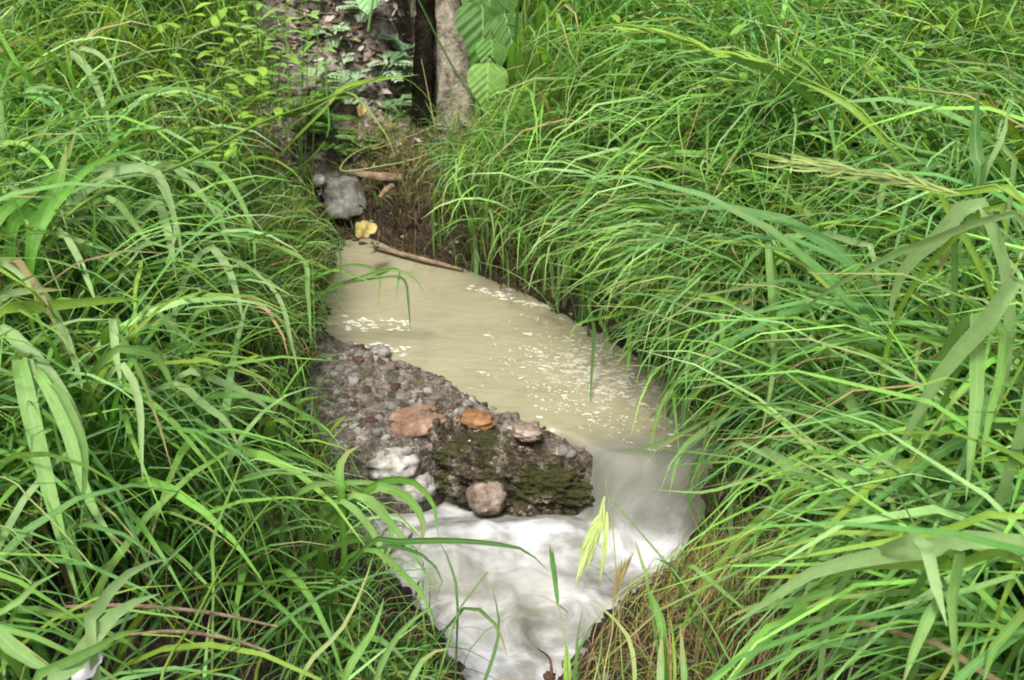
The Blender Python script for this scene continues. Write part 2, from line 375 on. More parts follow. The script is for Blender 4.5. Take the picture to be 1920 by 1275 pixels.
for k in range(1500):                                     # froth riding on the rapids, thickest along the banks and the crest
    y = random.uniform(1.75, 2.42); a_, b_ = float(xl(y)), float(xr(y)); e = abs(random.gauss(0, .05))
    x = random.choice([a_ - .01 + e * .5, b_ + .01 - e * .5])
    if random.random() > .35 + .65 * (fbm(x * 9, y * 14, 2) > .03): continue
    rs = random.uniform(.0008, .0024); blob_disc(V, F, x, y, float(wz(np.float64(x), np.float64(y))) + .001, rs * 1.5, rs, random.uniform(0, 3), rs * .8, 20000 + k)
me = bpy.data.meshes.new('foam'); me.from_pydata(V, [], F); me.materials.append(M_foam)
for pl in me.polygons: pl.use_smooth = True
link('foam', me, kind='stuff', label='white foam flecks drifting on the muddy pool and froth on the rapids')

# ------------------------------------------------------------------ stones
def rock_mesh(name, rx, ry, rz, mat, seed, sub=4, amp=.18, freq=2.2, box=2.0, fine=.04):
    bm = bmesh.new(); bmesh.ops.create_icosphere(bm, subdivisions=sub, radius=1)
    off = Vector((seed * 3.7, seed * 1.3, seed * 2.1))
    for v in bm.verts:
        n = v.co.normalized()
        k = (abs(n.x) ** box + abs(n.y) ** box + abs(n.z) ** box) ** (-1 / box)
        d = k * (1 + amp * mnoise.fractal(n * freq + off, 1, 2, 4) + fine * mnoise.fractal(n * freq * 6 + off, 1, 2, 3))
        v.co = Vector((n.x * d * rx, n.y * d * ry, n.z * d * rz))
    me = bpy.data.meshes.new(name); bm.to_mesh(me); bm.free()
    for pl in me.polygons: pl.use_smooth = True
    me.materials.append(mat); return me
def stone(name, label, cat, u, v, z, size, mat, seed, rot=0, amp=.18, box=2.2, sub=4, group=None, tilt=0, fine=.04, freq=2.2):
    q = onz(u, v, z)
    o = link(name, rock_mesh(name, *size, mat, seed, sub, amp, freq, box, fine), label=label, category=cat)
    o.location = q; o.rotation_euler = (tilt, 0, rot)
    if group: o['group'] = group
    return o

# gravel ledge that dams the pool
LEDGE = [(560, 590), (625, 612), (700, 642), (790, 672), (850, 705), (900, 738), (960, 762), (1010, 780), (1075, 812), (1120, 834), (1112, 844), (1060, 842), (1000, 830), (900, 806), (840, 800), (780, 835), (690, 845), (600, 850), (540, 800)]
LP = np.array([onz(u, v, .02)[:2] for u, v in LEDGE])
def sd_poly(X, Y, P):
    d = np.full(X.shape, 9.); ins = inpoly(X.ravel(), Y.ravel(), [tuple(q) for q in P]).reshape(X.shape)
    for i in range(len(P)):
        a, b = P[i], P[(i + 1) % len(P)]; e = b - a
        t_ = np.clip(((X - a[0]) * e[0] + (Y - a[1]) * e[1]) / (e @ e), 0, 1)
        d = np.minimum(d, np.hypot(X - a[0] - t_ * e[0], Y - a[1] - t_ * e[1]))
    return np.where(ins, d, -d)
def ledgez(X, Y):
    s = sd_poly(X, Y, LP) + .035 * fbm(X * 9, Y * 9, 3)
    z = -.03 + .062 * sstep(-.06, .10, s) - .3 * sstep(.01, -.05, s + .0 * X)
    return z + .035 * fbm(X * 16, Y * 16, 4) * sstep(-.03, .05, s) + .008 * fbm(X * 70, Y * 70, 2)
link('gravel_ledge', grid('gravel_ledge', -.85, .5, 2.15, 3.3, 260, 230, ledgez, [M_gravel]), kind='structure')

# mossy boulder with its vertical face over the rapids
mb = rock_mesh('mossy_boulder', .225, .088, .112, M_moss, 3, 6, .26, 2.6, 2.9, .12)
o = link('mossy_boulder', mb, label='large dark mossy boulder damming the stream above the white water', category='boulder')
o.location = (.02, 2.47, -.118); o.rotation_euler = (-.12, .12, -.14)
mb = rock_mesh('mossy_boulder', .10, .075, .13, M_moss, 5, 5, .25, 2.4, 3.0, .12)
o = link('mossy_boulder', mb, label='smaller mossy rock lump at the left end of the large mossy boulder', category='boulder')
o.location = (-.19, 2.55, -.10); o.rotation_euler = (-.1, .1, .25)
stone('round_stone', 'round pinkish brown stone at the waterline under the mossy boulder', 'stone', 914, 930, -.13, (.054, .05, .052), M_pink, 8, .3, .12, 2.3)
stone('pale_stone', 'large white stone left of the mossy boulder behind grass tips', 'stone', 738, 866, -.04, (.072, .055, .042), M_white, 9, .2, .2, 2.6)
stone('pale_stone', 'pinkish white stone below the white stone at the foam edge', 'stone', 768, 908, -.12, (.07, .05, .05), M_white, 10, -.2, .2, 2.4)
stone('pale_stone', 'low pale stone half hidden by grass beside the rapids on the left', 'stone', 724, 1006, -.16, (.06, .05, .035), M_white, 14, .4, .2, 2.4)
stone('flat_stone', 'flat reddish brown stone lying on the gravel ledge', 'stone', 782, 790, .022, (.085, .06, .018), M_red, 11, .3, .06, 2.4, tilt=.15, fine=.02)
stone('orange_stone', 'orange brown stone in the middle of the gravel ledge', 'stone', 895, 787, .03, (.048, .03, .022), M_orange, 12, -.35, .2, 2.4, tilt=.2)
stone('grey_stone', 'angular pinkish grey stone at the right end of the ledge', 'stone', 988, 810, .045, (.04, .026, .018), M_pink, 13, -.4, .25, 3)
stone('dark_stone', 'small blackish stone at the upper left end of the gravel ledge', 'stone', 672, 676, .035, (.018, .014, .015), M_darktwig, 15, 0, .2, 2.2)
stone('grey_stone', 'dark grey wet stone beside the blackish stone on the ledge', 'stone', 712, 660, .02, (.032, .024, .02), M_grey, 16, .2, .2, 2.4)
stone('concrete_chunk', 'grey concrete chunk lodged in the bank above the pool', 'concrete chunk', 645, 372, .14, (.07, .032, .072), M_grey, 29, .35, .2, 7, tilt=-.3, freq=1.3, fine=.07)
stone('pale_stone', 'small whitish stone above the grey concrete chunk', 'stone', 598, 338, .22, (.026, .022, .02), M_white, 18, .2, .2, 2.4)
stone('pale_stone', 'tiny white pebble shining in the dark earth behind the pool', 'pebble', 796, 438, .06, (.009, .007, .006), M_white, 19, 0, .15, 2.2, sub=2)
stone('boulder', 'dark rock in the undercut right bank beside the chute', 'rock', 1375, 925, -.10, (.11, .09, .10), M_moss, 21, .3, .2, 2.8, sub=5)

# loose pebbles on the ledge
kinds = [('pale_pebble', 'small pale pebble on the gravel ledge', M_white, 'pale pebbles on the gravel ledge'),
         ('grey_pebble', 'small grey pebble on the gravel ledge', M_grey, 'grey pebbles on the gravel ledge'),
         ('pink_pebble', 'small pinkish brown pebble on the gravel ledge', M_pink, 'pinkish pebbles on the gravel ledge'),
         ('dark_pebble', 'small dark brown pebble on the gravel ledge', M_darktwig, 'dark pebbles on the gravel ledge')]
pm = {k[0]: [rock_mesh(k[0], 1, random.uniform(.6, .9), random.uniform(.45, .7), k[2], 30 + i + 7 * j, 2, .45, 1.6, 3.0, .0) for i in range(6)] for j, k in enumerate(kinds)}
cnt = 0
while cnt < 230:
    u, v = random.uniform(600, 1180), random.uniform(620, 890)
    q = onz(u, v, .03)
    s = float(sd_poly(np.array([[q[0]]]), np.array([[q[1]]]), LP)[0, 0])
    if s < .005: continue
    k = random.choices(kinds, [2, 5, 3, 3])[0]
    z = float(ledgez(np.array([[q[0]]]), np.array([[q[1]]]))[0, 0])
    r = .006 + .014 * random.random() ** 2.2
    o = link(k[0], random.choice(pm[k[0]]), label=k[1], category='pebble', group=k[3])
    o.location = (q[0], q[1], z - r * .12); o.scale = (r, r, r); o.rotation_euler = (random.uniform(-.4, .4), random.uniform(-.4, .4), random.uniform(0, 6.28)); cnt += 1
V, F = [], []
def tetra(V, F, q, r, rd):
    b = len(V)
    for k in range(5):
        d = Vector((rd.gauss(0, 1), rd.gauss(0, 1), rd.gauss(0, .7))).normalized() * r * rd.uniform(.7, 1.2); V.append((q[0] + d.x, q[1] + d.y, q[2] + d.z))
    for f in ((0, 1, 2), (0, 2, 3), (0, 3, 1), (1, 2, 4), (2, 3, 4), (3, 1, 4)): F.append(tuple(b + i for i in f))
gx = rng.uniform(-.8, .4, 14000); gy = rng.uniform(2.25, 3.2, 14000)
gs = sd_poly(gx[None], gy[None], LP)[0]; gz = ledgez(gx[None], gy[None])[0]
rd = random.Random(3)
for X, Y, Z, s in zip(gx, gy, gz, gs):
    if s > -.02: tetra(V, F, (X, Y, Z), rd.uniform(.0015, .005), rd)
me = bpy.data.meshes.new('gravel'); me.from_pydata(V, [], F); me.materials.append(M_gravel)
for m in (M_white, M_grey, M_pink): me.materials.append(m)
me.polygons.foreach_set('material_index', np.repeat(rng.choice(4, len(F) // 6, p=[.45, .2, .2, .15]), 6).astype(np.int32))
link('gravel', me, kind='stuff', label='fine mixed gravel covering the ledge')

# crumbs of wet earth and small stones along the water's edge
V, F = [], []; rd = random.Random(9)
def clod(V, F, q, r):
    bm = bmesh.new(); bmesh.ops.create_icosphere(bm, subdivisions=1, radius=1); b = len(V)
    o_ = Vector((rd.random() * 50, rd.random() * 50, 0))
    for v in bm.verts:
        k = r * (1 + .5 * mnoise.noise(v.co * 1.3 + o_)); V.append((q[0] + v.co.x * k, q[1] + v.co.y * k * .9, q[2] + v.co.z * k * .6))
    for f in bm.faces: F.append(tuple(b + v.index for v in f.verts))
    bm.free()
for i in range(1500):
    y = rd.uniform(1.2, 4.0); sgn = rd.choice((-1, 1)); off = abs(rd.gauss(0, .045)) - .02
    x = float(xl(y)) - off if sgn < 0 else float(xr(y)) + off
    if y > 3.75: x = rd.uniform(-.7, -.2)
    z = float(ground(x, y)); clod(V, F, (x, y, max(z, float(wz(np.float64(x), np.float64(y))) - .004)), rd.uniform(.004, .011) if rd.random() < .8 else rd.uniform(.011, .022))
me = bpy.data.meshes.new('earth_crumbs'); me.from_pydata(V, [], F); me.materials.append(M_soil); me.materials.append(M_grey)
me.polygons.foreach_set('material_index', np.repeat((rng.random(len(F) // 20) < .15).astype(np.int32), 20))
link('earth_crumbs', me, kind='stuff', label='wet earth crumbs and grit along the edge of the water')

# ------------------------------------------------------------------ tubes: trunks, twigs, stems
def catmull(P, n):
    P = np.asarray(P, float)
    if len(P) == 2: return P[0] + (P[1] - P[0]) * np.linspace(0, 1, n)[:, None]
    Q = np.vstack([2 * P[0] - P[1], P, 2 * P[-1] - P[-2]])
    seg = np.linalg.norm(np.diff(P, axis=0), axis=1); cs = np.concatenate([[0], np.cumsum(seg)])
    out = []
    for s in np.linspace(0, cs[-1], n):
        i = min(np.searchsorted(cs, s, 'right') - 1, len(P) - 2); t = (s - cs[i]) / max(seg[i], 1e-9)
        p0, p1, p2, p3 = Q[i], Q[i + 1], Q[i + 2], Q[i + 3]
        out.append(.5 * (2 * p1 + (p2 - p0) * t + (2 * p0 - 5 * p1 + 4 * p2 - p3) * t * t + (3 * p1 - p0 - 3 * p2 + p3) * t ** 3))
    return np.array(out)
def tube(name, pts, radii, mat, n=16, sides=8, rough=0, col=None):
    P = catmull(pts, n); R = np.interp(np.linspace(0, 1, n), np.linspace(0, 1, len(radii)), radii)
    V, UV = [], []
    for i in range(n):
        T = P[min(i + 1, n - 1)] - P[max(i - 1, 0)]; T /= np.linalg.norm(T) + 1e-9
        A = np.cross(T, [0.3, .2, 1] if abs(T[2]) < .9 else [1, 0, 0]); A /= np.linalg.norm(A); B = np.cross(T, A)
        for k in range(sides):
            a = 2 * math.pi * k / sides
            r = R[i] * (1 + rough * mnoise.noise(Vector((math.cos(a) * 1.5 + i * .35, math.sin(a) * 1.5, i * .22 + R[0] * 90))))
            V.append(P[i] + r * (math.cos(a) * A + math.sin(a) * B)); UV.append((.25, i / n))
    F = [(i * sides + k, i * sides + (k + 1) % sides, (i + 1) * sides + (k + 1) % sides, (i + 1) * sides + k) for i in range(n - 1) for k in range(sides)]
    return mesh_from(name, V, F, [mat], col=None if col is None else np.tile(col, (len(V), 1)), uv=UV)
tr = thing('tree', 'slender pale barked tree trunk rising behind the far end of the pool', 'tree', onz(852, 285, .2))
child('trunk', tube('trunk', [onz(860, 320, .12), onz(853, 270, .27), at(850, 150, 4.5), at(833, 0, 4.62), at(825, -140, 4.75), at(815, -420, 5.0), at(800, -800, 5.4)], [.095, .074, .058, .038, .034, .032, .028], M_bark, 60, 18, .16), tr)
gap_filler = thing('tree', 'near-black stand-in for the shaded gap just left of the pale tree trunk', 'tree', onz(800, 290, .25))  # trunk shape added to fill the gap, its shade painted near-black
child('trunk', tube('trunk', [onz(792, 310, .2), at(793, 200, 4.36), at(797, 60, 4.5), at(797, -60, 4.65), at(792, -300, 4.95)], [.055, .04, .036, .034, .03], M_gapshade, 40, 14, .3), gap_filler)
tr3 = thing('tree', 'thin grey stem standing on the litter bank left of the shaded gap', 'tree', onz(775, 160, .62))
child('trunk', tube('trunk', [at(778, 190, 4.9), at(772, 60, 5.0), at(768, -60, 5.1), at(765, -300, 5.3)], [.05, .04, .034, .03], M_bark, 30, 12, .2), tr3)

def twig(name, label, pts, r, mat=M_twig, cat='twig', n=18):
    link(name, tube(name, pts, r, mat, n, 7, .25), label=label, category=cat)
twig('twig', 'bare twig lying along the water edge at the back of the pool', [onz(700, 463, .015), onz(760, 478, .02), onz(815, 492, .018), onz(868, 506, .01)], [.006, .009, .008, .005])
V, F, b = [], [], 0
for i in range(90):
    x, y = random.uniform(-.68, -.02), random.uniform(3.55, 4.15)
    if sdist(np.array([x]), np.array([y]))[0] < .0: continue
    a = random.uniform(0, 6.28); L = random.uniform(.04, .16); p0 = np.array([x, y, float(ground(x, y)) + .006]); x2, y2 = x + L * math.cos(a), y + L * math.sin(a)
    p2 = np.array([x2, y2, float(ground(x2, y2)) + random.uniform(.004, .03)]); pm_ = (p0 + p2) / 2 + [0, 0, random.uniform(0, .02)]
    P = catmull([p0, pm_, p2], 5); r = random.uniform(.0012, .0035)
    for p in P:
        for k in range(4): V.append(tuple(p + r * np.array([math.cos(k * 1.57) * math.sin(a), -math.cos(k * 1.57) * math.cos(a), math.sin(k * 1.57)])))
    for q in range(4):
        for k in range(4): F.append((b + q * 4 + k, b + q * 4 + (k + 1) % 4, b + q * 4 + 4 + (k + 1) % 4, b + q * 4 + 4 + k))
    b += 20
me = bpy.data.meshes.new('twig_debris'); me.from_pydata(V, [], F); me.materials.append(M_twig); link('twig_debris', me, kind='stuff', label='thin dead twigs littering the eroded bank')
twig('stick', 'pale broken stick lying across the top of the eroded bank', [at(655, 322, 4.15), at(700, 330, 4.12), at(755, 334, 4.1)], [.012, .017, .014], cat='stick')
twig('stick', 'short pale root stub poking from the eroded bank', [at(735, 350, 4.02), at(722, 358, 3.98), at(712, 372, 3.96)], [.012, .012, .008], cat='root')
twig('twig', 'dark twig hooked over the water under the right bank grass', [at(1290, 650, 3.1), at(1256, 665, 3.08), at(1254, 693, 3.06), at(1232, 716, 3.05)], [.006, .006, .005, .003], M_darktwig)
twig('twig', 'dark forked rootlet beside the rapids at the bottom edge', [onz(1008, 1216, -.1), onz(1031, 1236, -.06), onz(1034, 1275, -.08), onz(1036, 1310, -.12)], [.0015, .0025, .0035, .004], M_darktwig)
twig('twig', 'dry pale stalk lying across the dark gap at lower left', [at(120, 1138, 1.75), at(250, 1136, 1.77), at(400, 1150, 1.80), at(520, 1175, 1.84)], [.003, .0035, .003, .002])
twig('twig', 'second dry stalk lower in the dark gap at lower left', [at(240, 1190, 1.7), at(330, 1184, 1.72), at(430, 1198, 1.74), at(505, 1222, 1.76)], [.002, .003, .003, .002])
stone('dirt_clod', 'dark wet dirt clod at the bottom edge beside the rapids', 'dirt clod', 1030, 1268, -.14, (.014, .012, .009), M_darktwig, 44, .2, .3, 2.2)

# curled yellow leaves and a white scrap
def flat_leaf(name, label, q, L, W, rot, tilt, mat, cat='leaf', wav=.2):
    n = 9; V = []; F = []
    for i in range(n):
        s = i / (n - 1); wd = W * math.sin(math.pi * min(1, s * .9 + .05)) ** .9 * random.uniform(.7, 1.1)
        for k in (-1, 0, 1):
            V.append((L * (s - .5), k * wd / 2 + .12 * W * math.sin(4 * s), wav * L * (s - .4) ** 2 + .15 * wd * abs(k) + .004))
    for i in range(n - 1):
        for k in (0, 1): F.append((i * 3 + k, i * 3 + k + 1, i * 3 + k + 4, i * 3 + k + 3))
    o = link(name, mesh_from(name, V, F, [mat]), label=label, category=cat); o.location = q; o.rotation_euler = (tilt, random.uniform(-.3, .3), rot); return o
flat_leaf('dead_leaf', 'yellow dead leaf on the bank at the back left of the pool', at(684, 434, 3.85), .10, .065, 1.0, .75, M_yellow)
flat_leaf('dead_leaf', 'yellow hanging leaf on the weeds of the litter bank', at(676, 208, 4.2), .075, .04, 1.4, .9, M_yellow)
flat_leaf('paper_scrap', 'white paper scrap on the ground at the bottom left', at(160, 1264, 1.45), .045, .024, 1.1, .5, M_paper, 'paper scrap', .9)
flat_leaf('dead_leaf', 'pale tan leaf at the waterline beside the yellow leaf', onz(705, 462, .03), .06, .02, .4, -.5, M_twig)

# ------------------------------------------------------------------ grass in bulk (nobody could count it)
GREENS = np.array([[.080, .176, .028], [.066, .150, .034], [.100, .204, .030], [.054, .126, .028], [.126, .232, .036], [.082, .168, .046], [.160, .258, .085]])
YELLOWG = np.array([.155, .25, .025]); STRAW = np.array([.34, .26, .12]); BROWN = np.array([.17, .10, .045])
CLEAR = [(655, 485), (740, 478), (870, 512), (1000, 562), (1085, 625), (1120, 660), (1190, 710), (1190, 790), (1185, 870), (1240, 930), (1320, 985), (1265, 1035), (1180, 1100), (1120, 1180), (1050, 1275), (905, 1275), (880, 1170), (822, 1060), (765, 955), (705, 900), (690, 840), (645, 780), (640, 640)]
WINDOW = [(575, -80), (985, -80), (975, 150), (900, 190), (880, 260), (790, 300), (750, 410), (855, 480), (985, 550), (860, 505), (690, 455), (610, 420), (590, 330), (560, 240), (575, 140)]
def tufts(n_t, per, xr_, yr_, keep, hfun, azfun, wid, straw=.03, droop=(1.1, 2.6), nseg=7, spread=.6, stiff=.25, tscale=.05, yel=.07, cull=True, th=80, brown=.4, zoff=None, pw=2.2, dark=.45):
    x = rng.uniform(*xr_, n_t); y = rng.uniform(*yr_, n_t)
    k = keep(x, y) & ((fbm(x * 3.1 + 40, y * 3.1, 2) > -.10) | (rng.random(n_t) < .3)); x, y = x[k], y[k]
    h = hfun(x, y); az = azfun(x, y); tone = rng.integers(0, len(GREENS), len(x)); tl = rng.uniform(.8, 1.25, len(x))
    T = np.repeat(np.arange(len(x)), per); n = len(T)
    bx = x[T] + rng.normal(0, tscale, n); by = y[T] + rng.normal(0, tscale, n)
    baz = az[T] + rng.normal(0, spread, n)
    L = h[T] * rng.uniform(.55, 1.25, n)
    th0 = np.radians(rng.normal(th, 9, n)); bend = rng.uniform(droop[0], droop[1], n)
    side = rng.normal(0, .5, n)
    W = wid * rng.lognormal(0, .35, n) * np.clip(L / .5, .5, 1.5)
    s = np.linspace(0, 1, nseg + 1)
    ths = th0[:, None] - bend[:, None] * s[None] ** 1.5
    ths = np.maximum(ths, -1.45)
    azs = baz[:, None] + side[:, None] * s[None] ** 2
    dl = L[:, None] / nseg
    dx = np.cos(ths) * np.cos(azs) * dl; dy = np.cos(ths) * np.sin(azs) * dl; dz = np.sin(ths) * dl
    P = np.zeros((n, nseg + 1, 3))
    P[:, 0, 0] = bx; P[:, 0, 1] = by; P[:, 0, 2] = ground(bx, by) - .01 + (0 if zoff is None else rng.uniform(zoff[0], zoff[1], n))
    P[:, 1:, 0] = bx[:, None] + np.cumsum(dx[:, :-1], 1); P[:, 1:, 1] = by[:, None] + np.cumsum(dy[:, :-1], 1)
    P[:, 1:, 2] = P[:, 0, 2][:, None] + np.cumsum(dz[:, :-1], 1)
    # keep the water and the far window open, as the photograph has them
    bad = np.zeros(n, bool); ju = rng.normal(0, 20, n); jv = rng.normal(0, 14, n)
    for i in range(1, nseg + 1):
        u, v = project(P[:, i]); 
        if cull: bad |= inpoly(u + ju, v + jv, CLEAR); bad |= inpoly(u + ju, v + jv, WINDOW)
        bad |= (P[:, i, 2] > 1.02 + .02 * P[:, i, 1]) & (P[:, i, 1] < 3.0)
        bad |= np.linalg.norm(P[:, i] - CAM, axis=1) < .95
    bad &= (rng.random(n) > .03) | (W > .006)
    g_ = ~bad
    P = P[g_]; W = W[g_]; azs = azs[g_]; n = len(P); tone = tone[T][g_]; tl = tl[T][g_]
    pt = 1 + .7 * fbm(P[:, 0, 0] * 1.3 + 7, P[:, 0, 1] * 1.3, 3)
    col = GREENS[tone] * (1.34 * pt * tl * rng.lognormal(0, .17, n))[:, None]
    col[:, 0] *= .92 + .5 * fbm(P[:, 0, 0] * 2.1 + 70, P[:, 0, 1] * 2.1, 2)
    r = rng.random(n)
    col = np.where((r < yel)[:, None], YELLOWG * rng.uniform(.8, 1.1, n)[:, None], col)
    col = np.where((r > 1 - straw)[:, None], (STRAW + (BROWN - STRAW) * (rng.random(n)[:, None] * brown)) * rng.uniform(dark, 1.1, n)[:, None], col)
    prof = np.clip(np.minimum(.45 + s * 2.2, 1) * (1 - s ** pw), .03, 1)
    tw = rng.normal(0, .7, n)[:, None] * s[None] + rng.normal(0, .35, n)[:, None]
    lat = np.stack([-np.sin(azs) * np.cos(tw), np.cos(azs) * np.cos(tw), np.sin(tw)], -1)
    half = lat * (W[:, None] * prof[None] / 2)[..., None]
    V = np.stack([P - half, P + half], 2).reshape(-1, 3)
    UV = np.zeros((n, nseg + 1, 2, 2)); UV[:, :, 1, 0] = 1; UV[..., 1] = s[None, :, None]
    base = np.arange(n)[:, None] * (nseg + 1) * 2 + np.arange(nseg)[None] * 2
    F = np.stack([base, base + 1, base + 3, base + 2], -1).reshape(-1, 4)
    fade = (1 - .35 * (1 - sstep(0, .25, s)))            # paler, yellower sheath near the root
    cols = np.repeat(col[:, None, :], nseg + 1, 1)
    dry_tip = (rng.random(n) < .12)[:, None] * sstep(.75, 1, s)[None]
    cols = cols * (1 - dry_tip[..., None]) + dry_tip[..., None] * STRAW
    cols = np.repeat(cols.reshape(-1, 3), 2, 0)
    return V, F, cols, UV.reshape(-1, 2)
def join(parts):
    V = []; F = []; Cc = []; U = []; b = 0
    for v, f, c, u in parts:
        V.append(v); F.append(f + b); Cc.append(c); U.append(u); b += len(v)
    return np.vstack(V), np.vstack(F), np.vstack(Cc), np.vstack(U)
def stuff_grass(name, label, parts, mat=None):
    V, F, c, u = join(parts)
    return link(name, mesh_from(name, V, F, [mat or M_leaf], col=c, uv=u), kind='stuff', label=label)

def keepL(x, y): return (x < xl(y) - .02) & ~((y > 3.85) & (x > -.95)) & ((y < 4.2) | (x < -.85)) & (np.hypot(x, y) > .75) & (np.abs(x) < .8 + .62 * y) & (((x + .62) / .30) ** 2 + ((y - 1.45) / .15) ** 2 > 1)
def keepR(x, y): return (x > xr(y) + .03) & ((y > 2.28) | (x > .74)) & ~((y > 3.95) & (x < .0)) & (np.hypot(x, y) > .75) & (np.abs(x) < .8 + .62 * y) & ~((y < 1.6) & (x < .5))
def hL(x, y): s = sdist(x, y); return (.30 + .42 * sstep(.05, .75, s)) * (1 + .5 * fbm(x * 2, y * 2, 2)) * np.where(y < 1.7, .85, 1)
def hR(x, y): s = sdist(x, y); return (.46 + .46 * sstep(.0, .7, s)) * (1 + .5 * fbm(x * 2 + 9, y * 2, 2))
def azL(x, y): return -1.05 - .3 * sstep(1.8, 3.2, y) + 1.5 * fbm(x * 1.6, y * 1.6, 2) + rng.normal(0, .35, len(x))
def azR(x, y): return math.pi + .7 + .5 * sstep(1.6, 2.4, y) + 1.3 * fbm(x * 1.6 + 4, y * 1.6, 2) + rng.normal(0, .35, len(x))
stuff_grass('grass', 'tall drooping green grass covering the left bank', [
    tufts(1600, 19, (-4, -.1), (.7, 6.3), keepL, hL, azL, .0084, droop=(1.4, 3.1), spread=.75),
    tufts(520, 7, (-3.4, -.1), (.7, 5), keepL, lambda x, y: hL(x, y) * 1.05, azL, .0105, droop=(.4, 1.9), spread=1.2, th=68, straw=.01),
    tufts(330, 8, (-3, -.1), (.7, 3.4), keepL, lambda x, y: hL(x, y) * 1.15, azL, .0128, nseg=10, droop=(1.7, 3.3), straw=.0, spread=.85),
    tufts(900, 16, (-3.4, -.1), (.7, 5), keepL, lambda x, y: hL(x, y) * .55, azL, .006, spread=1.3)])
stuff_grass('grass', 'tall dense green grass arching over the right bank', [
    tufts(2200, 19, (-.2, 4), (.7, 6.3), keepR, hR, azR, .0078, droop=(1.6, 3.1), spread=.75),
    tufts(520, 7, (-.2, 3.4), (.7, 5), keepR, lambda x, y: hR(x, y) * 1.05, azR, .0095, droop=(.4, 1.9), spread=1.2, th=68, straw=.01),
    tufts(260, 8, (.4, 3), (.8, 2.7), keepR, lambda x, y: hR(x, y) * 1.1, azR, .0125, nseg=10, droop=(1.7, 3.3), straw=.0, spread=.85),
    tufts(900, 16, (-.2, 3.4), (.7, 5), keepR, lambda x, y: hR(x, y) * .55, azR, .0055, spread=1.3)])
# overhanging fringe on the right water edge
def keepF(x, y): s = x - xr(y); return (s > .0) & (s < .18) & (y > 2.2) & (y < 3.75)
stuff_grass('grass', 'fine grass hanging over the water along the right bank', [
    tufts(1000, 13, (-.5, .8), (2.25, 3.75), keepF, lambda x, y: .30 + .34 * rng.random(len(x)), lambda x, y: math.pi + 1.0 + rng.normal(0, .45, len(x)), .0075, droop=(1.7, 2.9), spread=.5, tscale=.03)])
stuff_grass('grass', 'grass hanging low over the chute on the right bank', [
    tufts(420, 13, (.3, .95), (2.2, 2.95), keepF, lambda x, y: .42 + .3 * rng.random(len(x)), lambda x, y: math.pi + .85 + rng.normal(0, .3, len(x)), .0085, droop=(1.6, 3.0), spread=.5, tscale=.03)])
def keepG(x, y): s = xl(y) - x; return (s > -.01) & (s < .2) & (y < 3.7)
stuff_grass('grass', 'short grass fringing the left edge of the stream', [
    tufts(800, 13, (-1, .1), (1.2, 3.7), keepG, lambda x, y: .20 + .2 * rng.random(len(x)) + .14 * (y < 2.3), lambda x, y: -.5 + rng.normal(0, .6, len(x)), .0068, droop=(1.0, 2.8), spread=.7, tscale=.03, straw=.2, yel=.15)])
# fine grass round the trunk foot
def keepT(x, y): return (x > -.38 + (3.95 - y) * .5) & (x < .75) & (x > xr(y) + .04) & (y < 4.3)
stuff_grass('grass', 'fine green grass spilling down the bank below the trunk', [
    tufts(1100, 14, (-.6, .8), (3.3, 4.4), keepT, lambda x, y: .16 + .24 * rng.random(len(x)), lambda x, y: math.pi + 1.0 + rng.normal(0, .9, len(x)), .0066, droop=(1.0, 3.0), tscale=.03, spread=.8)])
def patchy(x, y, o): return fbm(x * 1.7 + o, y * 1.7, 2) > .06
stuff_grass('ground_cover', 'small broad herb leaves growing through the grass', [
    tufts(900, 10, (-3.6, 3.6), (2.2, 5.8), lambda x, y: (keepL(x, y) | keepR(x, y)) & patchy(x, y, 55) & (sdist(x, y) > .2), lambda x, y: .055 + .03 * rng.random(len(x)), lambda x, y: rng.uniform(0, 6.28, len(x)), .048, droop=(.3, 1.4), nseg=4, spread=2, th=35, straw=.01, yel=.4, zoff=(.12, .42), tscale=.07)], M_broad)
# dry straw: lower right clump and thin straw through both banks
def keepD(x, y): return (x > xr(y) + .0) & (x < xr(y) + .44) & (y > 1.25) & (y < 2.3)
stuff_grass('grass', 'sparse green grass on the eroded bank behind the pool', [
    tufts(60, 7, (-.68, -.2), (3.75, 4.15), lambda x, y: sdist(x, y) > .02, lambda x, y: .12 + .16 * rng.random(len(x)), lambda x, y: rng.uniform(3.3, 6, len(x)), .006, spread=.9, droop=(1, 3), cull=False)])
stuff_grass('dry_grass', 'brown and yellow dry grass on the clump at lower right', [
    tufts(900, 13, (-.05, .95), (1.3, 2.35), keepD, lambda x, y: .13 + .10 * rng.random(len(x)), lambda x, y: rng.uniform(0, 6.28, len(x)), .0055, straw=.74, spread=1.5, yel=.16, droop=(.3, 2.8), brown=1.2, dark=.22)], M_dry)
stuff_grass('dry_grass', 'dead straw lying under the grass on both banks', [
    tufts(900, 8, (-3, 3), (.8, 4.2), lambda x, y: sdist(x, y) > .0, lambda x, y: .22 + .12 * rng.random(len(x)), lambda x, y: rng.uniform(0, 6.28, len(x)), .0035, straw=.8, spread=2, droop=(1.6, 3))], M_dry)
# roots and dead stems of the eroded bank at the back of the pool
V, F, Cc, UV = tufts(900, 14, (-.66, .2), (3.3, 4.05), lambda x, y: (sdist(x, y) > 0) & (x - xr(y) < .16), lambda x, y: .07 + .12 * rng.random(len(x)), lambda x, y: rng.uniform(2.6, 6.4, len(x)), .004, straw=.95, spread=1.5, droop=(1.2, 3), cull=False)
Cc = Cc * rng.uniform(.2, 1.1, (len(Cc) // 16, 1)).repeat(16, 0)
link('roots', mesh_from('roots', V, F, [M_dry], col=Cc, uv=UV), kind='stuff', label='brown rootlets hanging in the eroded bank behind the pool')

